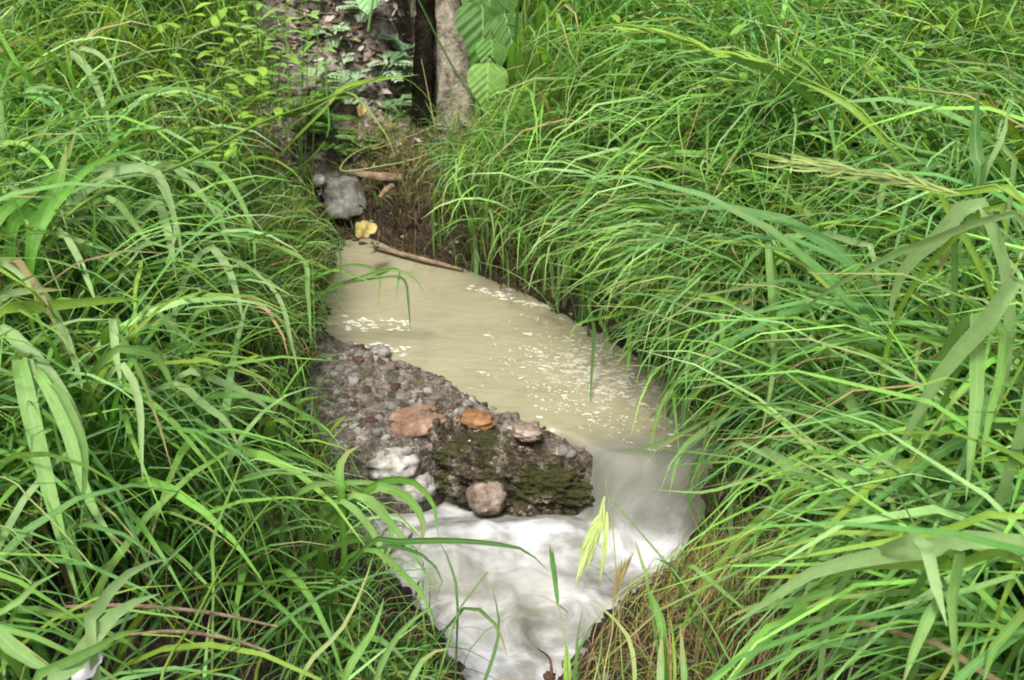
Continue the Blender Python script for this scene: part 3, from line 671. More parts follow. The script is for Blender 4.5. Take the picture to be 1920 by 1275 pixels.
# ------------------------------------------------------------------ leaf litter on the bank
n = 4200
lx = rng.uniform(-1.3, .5, n); ly = rng.uniform(3.9, 5.5, n); lz = ground(lx, ly) + .035
k = 5; ang = rng.uniform(0, 6.28, n); Ls = rng.uniform(.012, .04, n); Ws = Ls * rng.uniform(.25, .6, n)
ex = np.stack([np.cos(ang), np.sin(ang), rng.normal(.1, .35, n)], -1); ey = np.stack([-np.sin(ang), np.cos(ang), rng.normal(0, .35, n)], -1)
P = np.stack([lx, ly, lz], -1)
V = np.stack([P - ex * Ls[:, None], P + ey * Ws[:, None], P + ex * Ls[:, None] + [0, 0, .006], P - ey * Ws[:, None]], 1).reshape(-1, 3)
F = np.arange(n * 4).reshape(n, 4)
cl = np.array([[.24, .2, .17], [.15, .11, .08], [.32, .29, .26], [.07, .045, .03], [.2, .14, .085]])[rng.integers(0, 5, n)] * rng.uniform(.6, 1.1, (n, 1))
link('leaf_litter', mesh_from('leaf_litter', V, F, [M_dry], col=np.repeat(cl, 4, 0), uv=np.tile([[0, 0], [.2, 0], [.2, 1], [0, 1]], (n, 1)), smooth=False), kind='stuff', label='dead grey brown leaves littering the earth bank')

# ------------------------------------------------------------------ weeds
def leaf_strip(P, W, tint, nrm_bias=0, seg=14, fold=.25, twist=0, tint2=None, prof=None, view=True):
    P = catmull(P, seg + 1); n = seg + 1
    s = np.linspace(0, 1, n)
    T = np.gradient(P, axis=0); T /= np.linalg.norm(T, axis=1)[:, None] + 1e-9
    ref = (CAM - P) if view else np.tile([0, 0, 1.], (n, 1)); ref = ref / np.linalg.norm(ref, axis=1)[:, None]
    A = np.cross(T, ref); A /= np.linalg.norm(A, axis=1)[:, None] + 1e-9
    Nn = np.cross(A, T)
    a = nrm_bias + twist * s
    L = A * np.cos(a)[:, None] + Nn * np.sin(a)[:, None]; U = np.cross(L, T)
    if prof is None: prof = np.minimum(.5 + 3 * s, 1) * (1 - s ** 2.6)
    wv = W * np.clip(prof, .03, 1)
    V = np.stack([P - L * wv[:, None] / 2, P - U * (fold * wv / 2)[:, None], P + L * wv[:, None] / 2], 1).reshape(-1, 3)
    UV = np.zeros((n, 3, 2)); UV[:, 1, 0] = .5; UV[:, 2, 0] = 1; UV[:, :, 1] = s[:, None]
    F = [(i * 3 + k, i * 3 + k + 1, i * 3 + k + 4, i * 3 + k + 3) for i in range(seg) for k in (0, 1)]
    c = np.repeat((np.asarray(tint)[None] * np.ones((n, 1))), 3, 0)
    if tint2 is not None:
        f = np.repeat(sstep(.88, 1, s), 3)[:, None]; c = c * (1 - f) + np.asarray(tint2) * f
    return V, np.array(F), c, UV.reshape(-1, 2)

def cut_leaf(q, size, az, tilt, tint):
    """one deeply cut weed leaf: pinnate lobes along a rib, as one part"""
    parts = []; d = np.array([math.cos(az) * math.cos(tilt), math.sin(az) * math.cos(tilt), math.sin(tilt)])
    lat = np.array([-math.sin(az), math.cos(az), 0])
    end = q + d * size + np.array([0, 0, -.25 * size])
    mid = q + d * size * .5
    parts.append(leaf_strip([q, mid, end], size * .12, tint, seg=6, view=False))
    for i in range(5):
        s = .25 + .15 * i; b = q * (1 - s) + end * s + np.array([0, 0, .1 * size * (1 - s)])
        for sg in (-1, 1):
            e = b + (lat * sg * .8 + d * .6) * size * (.42 - .06 * i) + np.array([0, 0, -.05 * size])
            parts.append(leaf_strip([b, (b + e) / 2 + np.array([0, 0, .03 * size]), e], size * .15, tint, seg=4, view=False))
    return join(parts)
def weed(label, u, v, d, size, n, tint, spreadp=.1):
    q = at(u, v, d); gz = float(ground(q[0], q[1]))
    o = thing('weed', label, 'weed', (q[0], q[1], gz))
    base = np.array([q[0], q[1], gz]); top = np.array([q[0], q[1], max(q[2], gz + .06)])
    child('stem', tube('stem', [base, (base + top) / 2 + [.01, 0, 0], top], [.004, .003, .002], M_leaf, 8, 6, 0, np.array([.09, .14, .05])), o)
    for i in range(n):
        s = .3 + .7 * (i + 1) / n; r = base * (1 - s) + top * s
        a = i * 2.4 + random.uniform(-.4, .4)
        V, F, c, U = cut_leaf(r, size * random.uniform(.75, 1.15), a, random.uniform(.1, .7), np.array(tint) * random.uniform(.8, 1.2))
        child('leaf', mesh_from('leaf', V, F, [M_broad], col=c, uv=U), o)
GG = (.24, .34, .22)
weed('grey green cut leaved weed at the top left of the litter bank', 622, 55, 4.65, .13, 8, GG)
weed('grey green cut leaved weed in the middle of the litter bank', 690, 80, 4.7, .13, 8, GG)
weed('green feathery weed beside the shaded gap', 760, 85, 4.6, .15, 10, (.12, .22, .11))
for _i, (_u, _v, _d) in enumerate([(590, 20, 4.8), (655, 30, 4.8), (720, 30, 4.8), (725, 120, 4.55), (600, 130, 4.5), (665, 150, 4.45)]):
    weed(['pale weed at the very top left corner of the litter bank', 'pale weed under the broad leaf at the top edge', 'pale weed high on the litter bank by the grey stem', 'pale spiky weed on the litter bank left of the shaded gap', 'pale weed where the left grass meets the litter bank', 'low pale weed above the hanging yellow leaf'][_i], _u, _v, _d, .13, 8, GG if _i % 2 else (.2, .32, .14))
weed('small pale weed low on the litter bank', 640, 110, 4.55, .09, 6, GG)
weed('bright green weed at the foot of the litter bank', 620, 225, 4.35, .13, 10, (.12, .24, .05))
weed('green weed above the pale broken stick', 665, 262, 4.25, .11, 9, (.12, .22, .07))
weed('dull green weed under the shaded gap', 745, 190, 4.45, .12, 9, (.1, .18, .08))
weed('leafy weed at the left edge of the litter bank', 575, 190, 4.4, .13, 10, (.12, .25, .05))

def heart(V, F, UV, q, size, az, pitch, roll):
    n = 18; b = len(V)
    d = Vector((math.cos(az) * math.cos(pitch), math.sin(az) * math.cos(pitch), math.sin(pitch)))
    lat = Vector((-math.sin(az), math.cos(az), 0)); up = d.cross(lat) * -1
    lat = (lat * math.cos(roll) + up * math.sin(roll)); up = lat.cross(d) * -1
    rings = 4
    V.append(tuple(q)); UV.append((.5, .5))
    for r in range(1, rings + 1):
        f = r / rings
        for k in range(n):
            a = 2 * math.pi * k / n
            rad = (1 - .45 * abs(math.cos(a / 2)) ** 8 + .55 * max(0, -math.cos(a)) ** 9) * .5
            px = -math.cos(a) * rad + .12; py = math.sin(a) * rad * .95
            z = -.45 * (px ** 2) * f * f - .22 * abs(py) ** 1.4 * f + .035 * math.sin(5 * a + size * 40) * f * f
            p = Vector(q) + (d * px * f + lat * py * f + up * z) * size
            V.append(tuple(p)); UV.append((.5 + py * f, .5 + px * f))
    for k in range(n): F.append((b, b + 1 + (k + 1) % n, b + 1 + k, b + 1 + k))
    for r in range(rings - 1):
        for k in range(n):
            F.append((b + 1 + r * n + k, b + 1 + r * n + (k + 1) % n, b + 1 + (r + 1) * n + (k + 1) % n, b + 1 + (r + 1) * n + k))
def broad_plant(label, base, leaves):
    o = thing('broad_leaf_plant', label, 'plant', tuple(base))
    for (u, v, d, size, az, pitch, roll, tint) in leaves:
        V, F, UV = [], [], []; q = at(u, v, d)
        heart(V, F, UV, q, size, az, pitch, roll)
        Ff = [f if f[2] != f[3] else f[:3] for f in F]
        me = bpy.data.meshes.new('leaf'); me.from_pydata(V, [], Ff)
        a = me.attributes.new('tint', 'FLOAT_COLOR', 'POINT'); a.data.foreach_set('color', np.tile(np.array([*tint, 1], np.float32), len(V)))
        l = me.uv_layers.new(name='UVMap'); vi = np.empty(len(me.loops), np.int32); me.loops.foreach_get('vertex_index', vi)
        l.data.foreach_set('uv', np.asarray(UV, np.float32)[vi].ravel())
        for pl in me.polygons: pl.use_smooth = True
        me.materials.append(M_heart); child('leaf', me, o)
        dd = np.array([math.cos(az) * math.cos(pitch), math.sin(az) * math.cos(pitch), math.sin(pitch)]); qe = q - dd * .14 * size + np.array([0, .012, -.004])
        child('stalk', tube('stalk', [base, (base + qe) / 2 + [.02, .06, .05], qe + [0, .05, .02], qe], [.005, .004, .003], M_broad, 10, 6, 0, np.array([.08, .15, .04])), o)
DG, LG = (.032, .085, .012), (.085, .165, .032)
broad_plant('broad heart leaved plant right of the pale trunk', onz(935, 215, .35), [
    (905, 25, 4.55, .27, -1.5, -.9, .2, DG), (950, 40, 4.5, .22, -1.2, -.8, -.3, DG), (918, -25, 4.6, .25, -1.6, -.9, 0, DG), (890, 60, 4.6, .18, -1.7, -1, .2, DG),
    (922, 82, 4.4, .14, -1.4, -.75, .2, (.055, .13, .025)), (915, 130, 4.25, .17, -1.6, -.8, .1, LG), (957, 100, 4.5, .15, -1.3, -.8, -.2, (.04, .10, .015))])
broad_plant('pale broad leaf at the top edge above the litter bank', onz(690, 60, .7), [(690, -38, 4.5, .15, -1.5, -.5, .1, (.14, .26, .11))])

def leafy(label, u, v, d, n, size, tint, sp):
    """small leaved herb among the grass"""
    q = at(u, v, d); gz = float(ground(q[0], q[1])); o = thing('leafy_weed', label, 'weed', (q[0], q[1], gz))
    for i in range(n):
        top = q + np.array([random.gauss(0, sp), random.gauss(0, sp), random.gauss(0, sp * .6)]); base = np.array([q[0] + random.gauss(0, .03), q[1] + random.gauss(0, .03), gz])
        child('stem', tube('stem', [base, (base * .4 + top * .6) + [0, .01, .02], top], [.003, .002, .0015], M_leaf, 8, 5, 0, np.array(tint) * .9), o)
        parts = []
        for k in range(7):
            s = .5 + .5 * k / 6; b = base * (1 - s) + top * s; a = k * 2.4 + i
            e = b + np.array([math.cos(a), math.sin(a), random.uniform(-.2, .4)]) * size * random.uniform(.7, 1.2)
            m_ = (b + e) / 2 + np.array([0, 0, .12 * size])
            parts.append(leaf_strip([b, m_, e], size * .42, np.array(tint) * random.uniform(.8, 1.2), seg=5, view=False, prof=np.sin(np.pi * np.clip(np.linspace(.02, 1, 6), 0, 1)) ** .8))
        V, F, c, U = join(parts); child('leaves', mesh_from('leaves', V, F, [M_broad], col=c, uv=U), o)
YG = (.16, .29, .03)
leafy('yellow green leafy weed among the grass at top centre right', 1290, 170, 3.3, 7, .06, YG, .10)
leafy('yellow green leafy weed at the top of the right grass bank', 1440, 60, 3.7, 8, .07, YG, .13)
leafy('bright leafy weed under the long arching stems on the right', 1490, 130, 3.1, 6, .06, (.11, .25, .03), .09)
leafy('bright leafy weed near the top right corner', 1720, 40, 3.3, 6, .07, YG, .10)
leafy('pale leafy weed at the top edge of the left bank', 440, 25, 3.9, 9, .075, YG, .14)
leafy('pale leafy weed beside the litter bank at top left', 535, 50, 4.1, 8, .07, (.14, .27, .05), .13)
leafy('small leafy weed in the left grass below the long stem', 370, 95, 3.3, 6, .06, YG, .09)
leafy('leafy weed with rounded leaves above the fine grass right of the trunk', 1050, 250, 3.75, 7, .055, (.10, .22, .035), .11)
leafy('leafy weed hanging by the eroded bank right of the trunk', 910, 305, 3.85, 5, .05, (.07, .18, .04), .07)

# ------------------------------------------------------------------ single grass plants that stand out
TINT = {'p': (.195, .305, .115), 'g': (.105, .225, .036), 'b': (.09, .235, .026), 'y': (.17, .29, .035), 'd': (.045, .125, .02), 'r': (.16, .13, .05), 't': (.33, .29, .13), 's': (.24, .31, .10), 'm': (.13, .25, .06)}
def canopy(u, v):
    k = np.clip((abs(u - 930) - 310) / 420, 0, 1); return .30 + .50 * k
def plant_path(pts, dep=None):
    n = len(pts); ds = []
    for (u, v) in (pts[0], pts[-1]):
        d = ray(u, v); ds.append((CAM[2] - canopy(u, v)) / -d[2])
    d0 = ds[0]; d1 = .55 * ds[0] + .45 * ds[1]
    if dep is not None: d0, d1 = (dep, dep) if not isinstance(dep, tuple) else dep
    return [at(u, v, d0 + (d1 - d0) * i / (n - 1)) for i, (u, v) in enumerate(pts)], (d0 + d1) / 2
def spikes(P, length, n, tint, w=.004, sp=.018):
    parts = []; P = catmull(P, 30)
    for i in range(n):
        k = int(29 * (i / n) * .85); b = P[k]; T = P[min(k + 4, 29)] - P[k]; T = T / (np.linalg.norm(T) + 1e-9)
        off = np.array([random.gauss(0, sp), random.gauss(0, sp), random.gauss(0, sp)])
        e = b + T * length * random.uniform(.6, 1.1) + off
        parts.append(leaf_strip([b, (b + e) / 2 + off * .4, e], w * random.uniform(.7, 1.3), np.array(tint) * random.uniform(.8, 1.2), seg=6, twist=random.uniform(-1, 1)))
    return join(parts)
def plant(label, blades, name='grass_plant'):
    first, d = plant_path(blades[0][1], blades[0][4] if len(blades[0]) > 4 else None)
    side = np.sign(first[0][0]) or 1
    rx, ry = first[0][0] + (.3 if blades[0][0] == 'stem' and abs(first[0][0]) > .5 else .05) * side, first[0][1] + .16
    if sdist(np.array([rx]), np.array([ry]))[0] < .02: rx = float(xr(ry) + .06) if rx > (xl(ry) + xr(ry)) / 2 else float(xl(ry) - .06)
    root = np.array([rx, ry, float(ground(rx, ry)) - .01])
    o = thing(name, label, 'grass plant', tuple(root))
    for bl in blades:
        kind, pts, wpx, tint = bl[:4]; dep = bl[4] if len(bl) > 4 else None
        P, dm = plant_path(pts, dep); W = wpx * dm / FPX * .95
        tn = np.array(TINT[tint]) * random.uniform(.9, 1.1)
        T0 = P[1] - P[0]; T0 = T0 / np.linalg.norm(T0); k = np.linalg.norm(P[0] - root)
        mid = root * .45 + (P[0] - T0 * .25 * k) * .55 + np.array([0, .0, .05 * k])
        full = [root, mid] + P
        if kind == 'stem':
            child('stem', tube('stem', full, [W * .4, W * .36, W * .22], M_leaf, 34, 6, 0, tn), o)
        elif kind == 'head':
            V, F, c, U = spikes(P, (.09 if wpx > 8 else .055) * dm / 1.6, 34, tn, .0035 * dm / 1.6, wpx * dm / FPX * .45)
            child('seed_head', mesh_from('seed_head', V, F, [M_dry], col=c, uv=U), o)
        else:
            lens = np.linalg.norm(np.diff(np.array(full), axis=0), axis=1); frac = lens[:2].sum() / lens.sum()
            s = np.linspace(0, 1, 27); q = np.clip((s - frac) / (1 - frac), 0, 1)
            prof = np.where(s < frac, .35 + .35 * s / max(frac, .01), np.minimum(.7 + 1.6 * q, 1) * (1 - q ** 2.4))
            V, F, c, U = leaf_strip(full, W, tn, random.uniform(-.35, .35), 26, .28, random.uniform(-.5, .5), (.22, .21, .07) if random.random() < .2 else None, prof)
            child('blade', mesh_from('blade', V, F, [M_leaf], col=c, uv=U), o)
B, ST, HD = 'blade', 'stem', 'head'
plant('grass with wide pale blades bowed down at the left edge', [
    (B, [(0, 617), (50, 657), (100, 713), (147, 793), (166, 880)], 30, 'p'), (B, [(36, 668), (45, 720), (75, 850), (110, 990), (148, 1130)], 34, 'm'),
    (B, [(52, 668), (60, 730), (62, 810)], 24, 'p'), (B, [(70, 700), (120, 790), (166, 935), (234, 1045)], 26, 'm'), (B, [(100, 720), (140, 790), (160, 860), (150, 1000)], 20, 'm')])
plant('grass with long yellowish blade pointing right from the left edge', [
    (B, [(-10, 592), (83, 575), (183, 565), (300, 557)], 22, 'y'), (B, [(-10, 580), (40, 547), (127, 543)], 15, 'p'), (B, [(-5, 498), (43, 513), (73, 547), (100, 587), (127, 640), (147, 700), (160, 750)], 22, 'p')])
plant('grass with bright broad upright leaves at the left edge', [
    (B, [(20, 440), (60, 390), (110, 330), (145, 240)], 26, 'b'), (B, [(60, 450), (85, 400), (110, 340), (125, 270)], 30, 'b'), (B, [(-10, 430), (60, 360), (130, 310)], 20, 'b'), (B, [(70, 450), (150, 330), (215, 290), (270, 265)], 16, 'b')])
plant('long yellow green flowering stem slanting across the upper left grass', [
    (ST, [(150, 385), (350, 305), (490, 230), (600, 190), (720, 142)], 8, 'y'), (HD, [(500, 226), (600, 190), (720, 142)], 9, 'y'), (B, [(170, 350), (250, 315), (300, 330), (330, 420), (345, 500)], 17, 'p'), (B, [(350, 305), (420, 330), (470, 420), (480, 520)], 12, 'g')])
plant('thin stem with a seed head in the top left corner', [
    (ST, [(-5, 162), (100, 112), (180, 65), (265, 20)], 8, 'y'), (HD, [(100, 112), (180, 65), (265, 20)], 6, 's'), (B, [(110, 105), (160, 125), (195, 200), (215, 300)], 14, 'p'), (B, [(120, 100), (190, 105), (225, 170), (245, 210)], 10, 'p')])
plant('grass with pale arching blades in the upper left middle', [
    (B, [(120, 340), (230, 310), (290, 330), (330, 420), (310, 500)], 18, 'p'), (B, [(300, 310), (350, 335), (390, 380), (420, 430)], 14, 'p'), (B, [(290, 380), (310, 420), (320, 460), (330, 523)], 18, 'p'), (B, [(200, 370), (240, 405), (267, 440), (290, 467)], 14, 'm')])
plant('grass with downward blades in the left middle beside the yellow blade', [
    (B, [(213, 600), (214, 625), (217, 663), (230, 735)], 17, 'p'), (B, [(215, 690), (240, 696), (262, 760), (265, 850), (268, 903)], 16, 'p'), (B, [(210, 660), (293, 670), (317, 713), (337, 753)], 18, 'm'), (B, [(327, 720), (383, 760), (427, 793), (450, 850)], 16, 'p'), (B, [(240, 690), (290, 650), (310, 690)], 14, 'b')])
plant('grass with long arching blades leaning to the ledge at left', [
    (B, [(345, 700), (417, 717), (483, 750), (533, 797)], 16, 'p'), (B, [(380, 470), (420, 490), (443, 547), (457, 607)], 16, 'p'), (B, [(360, 600), (410, 575), (430, 600), (445, 640)], 11, 'g'), (B, [(273, 577), (327, 613), (373, 657)], 9, 'p'), (B, [(360, 687), (380, 668), (402, 658)], 13, 'y')])
plant('thin yellow stem leaning toward the pool from the left bank', [
    (ST, [(425, 405), (500, 453), (567, 487), (622, 508)], 7, 'y'), (B, [(400, 385), (420, 433), (443, 513)], 11, 'm'), (B, [(560, 480), (577, 553), (583, 647)], 10, 'm'), (B, [(510, 540), (547, 647), (560, 705)], 10, 'p')])
plant('grass with slim blades sloping right above the bowed left blades', [
    (B, [(15, 420), (100, 437), (187, 463), (250, 487)], 12, 'm'), (B, [(262, 490), (253, 547), (257, 657)], 9, 'y'), (B, [(0, 350), (60, 380), (120, 440), (150, 500)], 12, 'p'), (B, [(110, 440), (140, 470), (170, 540), (180, 570)], 14, 'p')])
plant('grass with two wide curved blades at the bottom left', [
    (B, [(170, 1200), (178, 1156), (206, 1109), (257, 1065), (320, 1046)], 24, 'p'), (B, [(95, 1300), (130, 1260), (190, 1176), (237, 1136), (300, 1113)], 36, 'p'), (B, [(60, 1290), (160, 1230), (220, 1190), (270, 1180)], 20, 'm'), (B, [(-10, 1180), (40, 1230), (110, 1262)], 30, 'm')])
plant('thin yellow green stem rising through the bottom left grass', [
    (ST, [(300, 1285), (364, 1164), (420, 1057), (467, 990), (520, 925)], 8, 'y'), (B, [(396, 1117), (475, 1095), (594, 1081), (690, 1085)], 8, 'm'), (B, [(400, 1090), (400, 1010), (440, 900), (462, 830)], 7, 'g')])
plant('grass with straw coloured stems leaning right at the left edge', [
    (ST, [(-5, 895), (60, 940), (120, 1000), (175, 1065)], 6, 's'), (ST, [(-5, 985), (50, 1020), (110, 1065)], 6, 's'), (ST, [(-5, 1045), (30, 1070), (60, 1095)], 6, 's'), (B, [(0, 1150), (60, 1100), (115, 1070)], 12, 'm')])
plant('grass tuft drooping over the pale stones left of the rapids', [
    (B, [(640, 930), (636, 880), (650, 850), (674, 836)], 19, 'b', 2.1), (B, [(560, 925), (650, 905), (720, 908), (768, 925)], 13, 'm', 2.1), (B, [(680, 925), (760, 900), (810, 940), (822, 1010)], 17, 'b', 2.1), (B, [(660, 930), (720, 960), (735, 1010), (715, 1060)], 17, 'm', 2.1),
    (B, [(690, 920), (760, 930), (795, 985), (782, 1040)], 20, 'g', 2.1), (B, [(670, 935), (740, 990), (790, 1060), (815, 1100)], 14, 'm', 2.1), (B, [(640, 940), (700, 1000), (730, 1080)], 15, 'm', 2.1)])
plant('grass tuft with one long dark blade reaching over the rapids', [
    (B, [(690, 1022), (740, 1016), (858, 1014), (957, 1024), (993, 1038), (1030, 1072)], 14, 'd', 2.0), (B, [(690, 1030), (760, 1080), (800, 1130), (815, 1190)], 13, 'g', 2.0), (B, [(700, 1030), (790, 1040), (828, 1085), (818, 1120)], 8, 'd', 2.0)])
plant('green stem bending over the foam at the bottom centre', [
    (ST, [(815, 1300), (858, 1153), (885, 1110), (914, 1073)], 8, 'g', 1.85), (B, [(870, 1140), (890, 1137), (933, 1177), (953, 1240)], 9, 'd', 1.85), (B, [(900, 1300), (933, 1200), (934, 1150), (920, 1093)], 7, 'd', 1.85), (B, [(858, 1153), (845, 1060), (820, 1010)], 6, 'd', 1.85)])
plant('broad blade clump at the left of the bottom rapids edge', [
    (B, [(700, 1290), (740, 1200), (790, 1150), (830, 1135)], 14, 'm', 1.8), (B, [(640, 1290), (700, 1180), (720, 1120)], 16, 'g', 1.75), (B, [(560, 1280), (640, 1180), (680, 1100), (700, 1040)], 9, 's', 1.8), (B, [(760, 1300), (800, 1230), (850, 1215)], 12, 'm', 1.75)])
plant('hanging seed head with three pale spikes over the rapids', [
    (ST, [(1170, 1300), (1160, 1150), (1150, 1000), (1140, 930), (1135, 900)], 4, 's', 1.9), (HD, [(1134, 930), (1128, 965), (1118, 1000), (1108, 1035)], 7, 's', 1.9), (HD, [(1130, 960), (1110, 995), (1094, 1050)], 4, 's', 1.9), (HD, [(1138, 960), (1136, 1000), (1130, 1048)], 4, 's', 1.9)])
plant('upright seed head stem at the bottom centre edge', [
    (ST, [(1066, 1300), (1060, 1204), (1048, 1137), (1042, 1080)], 5, 's', 1.75), (HD, [(1046, 1137), (1042, 1100), (1038, 1070)], 6, 'd', 1.75), (B, [(1064, 1290), (1064, 1240), (1060, 1195)], 16, 'y', 1.75), (B, [(1080, 1290), (1083, 1197), (1094, 1140)], 6, 'd', 1.75), (B, [(1075, 1290), (1089, 1210), (1127, 1150)], 8, 'd', 1.75)])
plant('brown seed head stem on the dry clump at lower right', [
    (ST, [(1128, 1300), (1148, 1184), (1151, 1127), (1160, 1090)], 5, 't', 1.75), (HD, [(1150, 1140), (1153, 1115), (1160, 1096)], 4, 'r', 1.75), (B, [(1190, 1300), (1180, 1200), (1140, 1150), (1100, 1120)], 9, 's', 1.8)])
plant('long diagonal grass stem in front of the dry clump', [
    (ST, [(1385, 1290), (1370, 1244), (1339, 1184), (1305, 1127), (1260, 1067), (1208, 1007), (1152, 942)], 7, 'm', 1.6), (B, [(1260, 1067), (1240, 1050), (1225, 1045)], 8, 'd', 1.6)])
plant('short bright green blades on the dry clump', [
    (B, [(1243, 1200), (1240, 1180), (1234, 1148), (1214, 1100)], 19, 'b', 1.8), (B, [(1238, 1300), (1239, 1230), (1241, 1180)], 16, 'p', 1.75), (B, [(1282, 1300), (1280, 1230), (1275, 1168)], 13, 'm', 1.75), (B, [(1265, 1300), (1262, 1200), (1255, 1150)], 8, 'y', 1.75), (B, [(1215, 1100), (1205, 1060), (1189, 1008)], 8, 'm', 1.9)])
plant('pale feathery flowering stem across the right bank', [
    (ST, [(1925, 384), (1778, 360), (1681, 335), (1583, 321), (1486, 304), (1405, 287)], 8, 'y', (1.75, 2.0)), (HD, [(1800, 364), (1681, 333), (1583, 318), (1486, 303), (1420, 290)], 17, 's', (1.77, 2.0)), (HD, [(1740, 350), (1650, 332), (1540, 312)], 14, 's', (1.78, 1.95)), (B, [(1920, 378), (1800, 366), (1690, 345), (1580, 340)], 12, 'y', (1.76, 1.95))])
plant('long thin stem arching over the top right grass', [
    (ST, [(1760, 340), (1660, 255), (1608, 199), (1535, 160), (1438, 117), (1340, 97), (1267, 68), (1146, 46), (1040, 80)], 7, 'y', (2.6, 3.0)), (HD, [(1438, 117), (1340, 97), (1267, 68), (1146, 46)], 8, 'y', (2.75, 3.0)), (B, [(1640, 245), (1560, 180), (1490, 150)], 12, 'y', 2.6)])
plant('upright slanting stem crossing behind the long thin stem', [(ST, [(1560, 175), (1486, 87), (1433, 0), (1410, -40)], 6, 'y', 2.75), (B, [(1545, 160), (1500, 120), (1450, 90)], 9, 'g', 2.75)])
plant('grass with pale blades arching left at the top right', [
    (B, [(1925, 162), (1866, 131), (1802, 92), (1730, 88), (1661, 95)], 10, 'm'), (B, [(1860, 90), (1783, 53), (1690, 85), (1647, 125)], 12, 'p'), (B, [(1925, 178), (1846, 209), (1807, 262)], 14, 'p'), (B, [(1800, 30), (1830, 60), (1850, 100), (1855, 150)], 14, 'm'), (B, [(1740, 70), (1738, 40), (1728, 10)], 15, 'y')])
plant('grass with a dark broad upright leaf near the right edge', [
    (B, [(1835, 345), (1832, 300), (1828, 240), (1835, 170)], 26, 'd', 2.3), (B, [(1850, 320), (1880, 260), (1890, 200)], 12, 'p', 2.3), (B, [(1900, 330), (1885, 280), (1868, 250)], 13, 'p', 2.3)])
plant('grass with a long pale blade sweeping down left across the right bank', [
    (B, [(1925, 422), (1778, 442), (1681, 476), (1559, 540), (1510, 580), (1460, 603)], 16, 'p', (1.7, 1.95)), (B, [(1840, 378), (1776, 432), (1714, 482), (1682, 532), (1665, 612)], 32, 'p', (1.75, 1.9)), (B, [(1786, 420), (1773, 476), (1758, 520)], 20, 'm', 1.85), (B, [(1765, 369), (1745, 378), (1724, 398)], 18, 'y', 1.9), (B, [(1850, 385), (1880, 407), (1889, 446)], 18, 'y', 1.75)])
plant('grass with arching blades in the middle of the right bank', [
    (B, [(1640, 485), (1594, 454), (1541, 438), (1447, 451), (1398, 490)], 12, 'p'), (B, [(1655, 350), (1650, 380), (1641, 425)], 14, 'm'), (B, [(1700, 420), (1620, 430), (1560, 445)], 16, 'b'), (B, [(1540, 380), (1500, 372), (1440, 400), (1410, 440)], 9, 'm')])
plant('grass with yellow green blade arching over the pool edge', [
    (B, [(1470, 635), (1399, 584), (1318, 552), (1212, 542)], 13, 'y', (2.4, 2.75)), (B, [(1420, 595), (1353, 579), (1290, 585)], 10, 'p', (2.4, 2.6)), (B, [(1440, 620), (1353, 651), (1300, 683), (1263, 717)], 14, 'p', (2.4, 2.6)), (B, [(1358, 585), (1354, 650), (1349, 715)], 12, 'm', 2.5), (B, [(1490, 660), (1440, 672), (1380, 695)], 15, 'g', 2.35)])
plant('grass with blades dangling into the pool on the right', [
    (B, [(1105, 560), (1114, 620), (1110, 690), (1106, 770)], 8, 'd', 3.2), (B, [(1125, 590), (1138, 630), (1138, 690)], 9, 'd', 3.2), (B, [(1180, 600), (1180, 660), (1172, 710)], 11, 'g', 3.15), (B, [(1195, 620), (1199, 670), (1222, 740)], 6, 'd', 3.1), (B, [(1160, 590), (1080, 610), (1065, 670)], 6, 'g', 3.2), (B, [(1210, 600), (1190, 640), (1150, 690)], 9, 'g', 3.15)])
plant('grass trailing over the chute beside the mossy boulder', [
    (B, [(1300, 700), (1250, 740), (1225, 810), (1217, 880)], 8, 'g', 2.75), (B, [(1360, 780), (1282, 838), (1262, 895), (1255, 930)], 12, 'm', 2.6), (B, [(1300, 740), (1283, 770), (1286, 830)], 16, 'd', 2.7), (B, [(1420, 735), (1367, 718), (1285, 730)], 8, 'p', 2.6), (B, [(1320, 790), (1240, 830), (1160, 850)], 9, 'm', 2.7), (B, [(1330, 830), (1300, 890), (1290, 960)], 14, 'd', 2.6)])
plant('grass with a very wide pale blade slanting down from the right edge', [
    (B, [(1925, 528), (1855, 600), (1769, 695), (1721, 775), (1670, 868)], 33, 'p', (1.45, 1.65)), (B, [(1820, 590), (1830, 650), (1832, 732), (1811, 940)], 28, 'm', 1.55), (B, [(1870, 600), (1880, 680), (1850, 800), (1840, 900)], 18, 'g', 1.55)])
plant('grass with blades leaning right beside the wide slanting blade', [
    (B, [(1560, 700), (1583, 732), (1636, 833), (1700, 928), (1776, 988)], 28, 'm'), (B, [(1440, 448), (1452, 650), (1438, 768), (1418, 835)], 15, 'm', 2.2), (B, [(1925, 720), (1822, 727), (1758, 753), (1665, 792)], 16, 'p'), (B, [(1925, 806), (1848, 801), (1765, 782)], 14, 'm'), (B, [(1925, 865), (1795, 867), (1685, 870)], 10, 'y'), (B, [(1720, 630), (1720, 660), (1716, 730)], 12, 's')])
plant('grass with pale forked blades at the right of the chute', [
    (B, [(1420, 850), (1470, 868), (1530, 902), (1610, 970), (1668, 1022)], 24, 'p'), (B, [(1374, 835), (1438, 856), (1500, 890)], 10, 'p', 2.1), (B, [(1680, 960), (1600, 900), (1530, 870), (1460, 860)], 12, 'm'), (ST, [(1780, 990), (1660, 960), (1560, 900), (1480, 850)], 5, 's')])
plant('grass with two wide blades sweeping left at the lower right', [
    (B, [(1925, 1032), (1742, 1031), (1636, 1045), (1530, 1071), (1451, 1119), (1358, 1184)], 34, 'p', (1.3, 1.5)), (B, [(1925, 968), (1822, 981), (1742, 1002), (1583, 1029), (1430, 1057)], 15, 'y', (1.3, 1.45)), (B, [(1925, 1050), (1800, 1060), (1640, 1060), (1500, 1080), (1380, 1082)], 18, 'y', (1.32, 1.5))])
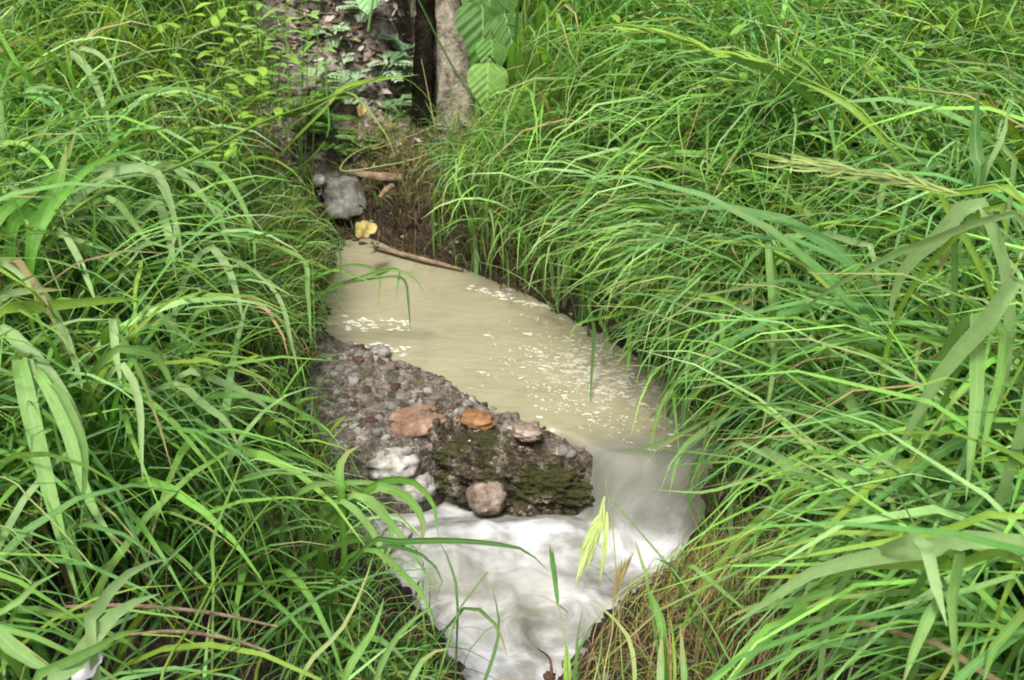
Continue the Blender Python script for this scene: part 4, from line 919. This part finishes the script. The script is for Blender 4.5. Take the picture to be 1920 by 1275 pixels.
plant('grass with hanging pale blades at the bottom right', [
    (B, [(1725, 1000), (1738, 1030), (1753, 1092), (1776, 1175)], 26, 'p', 1.28), (B, [(1795, 1030), (1787, 1080), (1785, 1150), (1797, 1290)], 28, 'm', 1.28), (B, [(1760, 1120), (1740, 1160), (1718, 1209), (1690, 1290)], 24, 'm', 1.3), (B, [(1920, 1100), (1800, 1110), (1700, 1130), (1600, 1160)], 12, 'm', 1.35), (B, [(1925, 1150), (1870, 1200), (1840, 1290)], 20, 'g', 1.25)])
plant('grass with slim blades pointing to the rapids from the right', [
    (B, [(1470, 990), (1361, 1013), (1263, 1040)], 8, 'y', 1.75), (B, [(1440, 912), (1319, 923), (1225, 918)], 7, 'm', 2.0), (B, [(1290, 1060), (1365, 1117), (1410, 1155)], 10, 'm', 1.8), (B, [(1600, 1110), (1500, 1125), (1400, 1140), (1340, 1180)], 14, 'g', 1.65), (B, [(1650, 1180), (1540, 1160), (1450, 1180), (1390, 1220)], 12, 'm', 1.6)])
plant('thin dark stem crossing in front of the pale trunk', [(ST, [(900, 200), (864, 151), (826, 83), (785, 0), (765, -40)], 6, 'd', 4.0)])
plant('thin green stem standing before the litter bank', [(ST, [(612, 260), (613, 180), (608, 110), (589, 55)], 6, 'g', 3.9), (B, [(612, 200), (640, 165), (700, 150), (785, 140)], 9, 'y', 3.9), (B, [(612, 190), (660, 175), (721, 248), (743, 301)], 5, 's', 3.9)])
plant('thin straw stem rising against the shaded gap', [(ST, [(815, 240), (800, 160), (790, 110)], 3, 't', 4.2), (ST, [(640, 320), (728, 309), (780, 297), (830, 275)], 5, 's', 4.0), (ST, [(700, 280), (770, 255), (830, 228)], 3, 't', 4.1)])
plant('thin dark blades hanging over the left side of the pool', [
    (B, [(610, 440), (636, 470), (638, 520), (636, 590)], 6, 'd', 3.2), (B, [(640, 500), (690, 500), (712, 520), (708, 582)], 6, 'g', 3.3), (B, [(690, 515), (746, 505), (746, 530), (743, 565)], 7, 'g', 3.3), (B, [(720, 520), (758, 525), (766, 570), (770, 630)], 6, 'd', 3.3), (B, [(720, 512), (749, 508), (780, 525), (800, 560)], 6, 'm', 3.3), (B, [(620, 508), (660, 515), (712, 537)], 5, 'g', 3.3)])
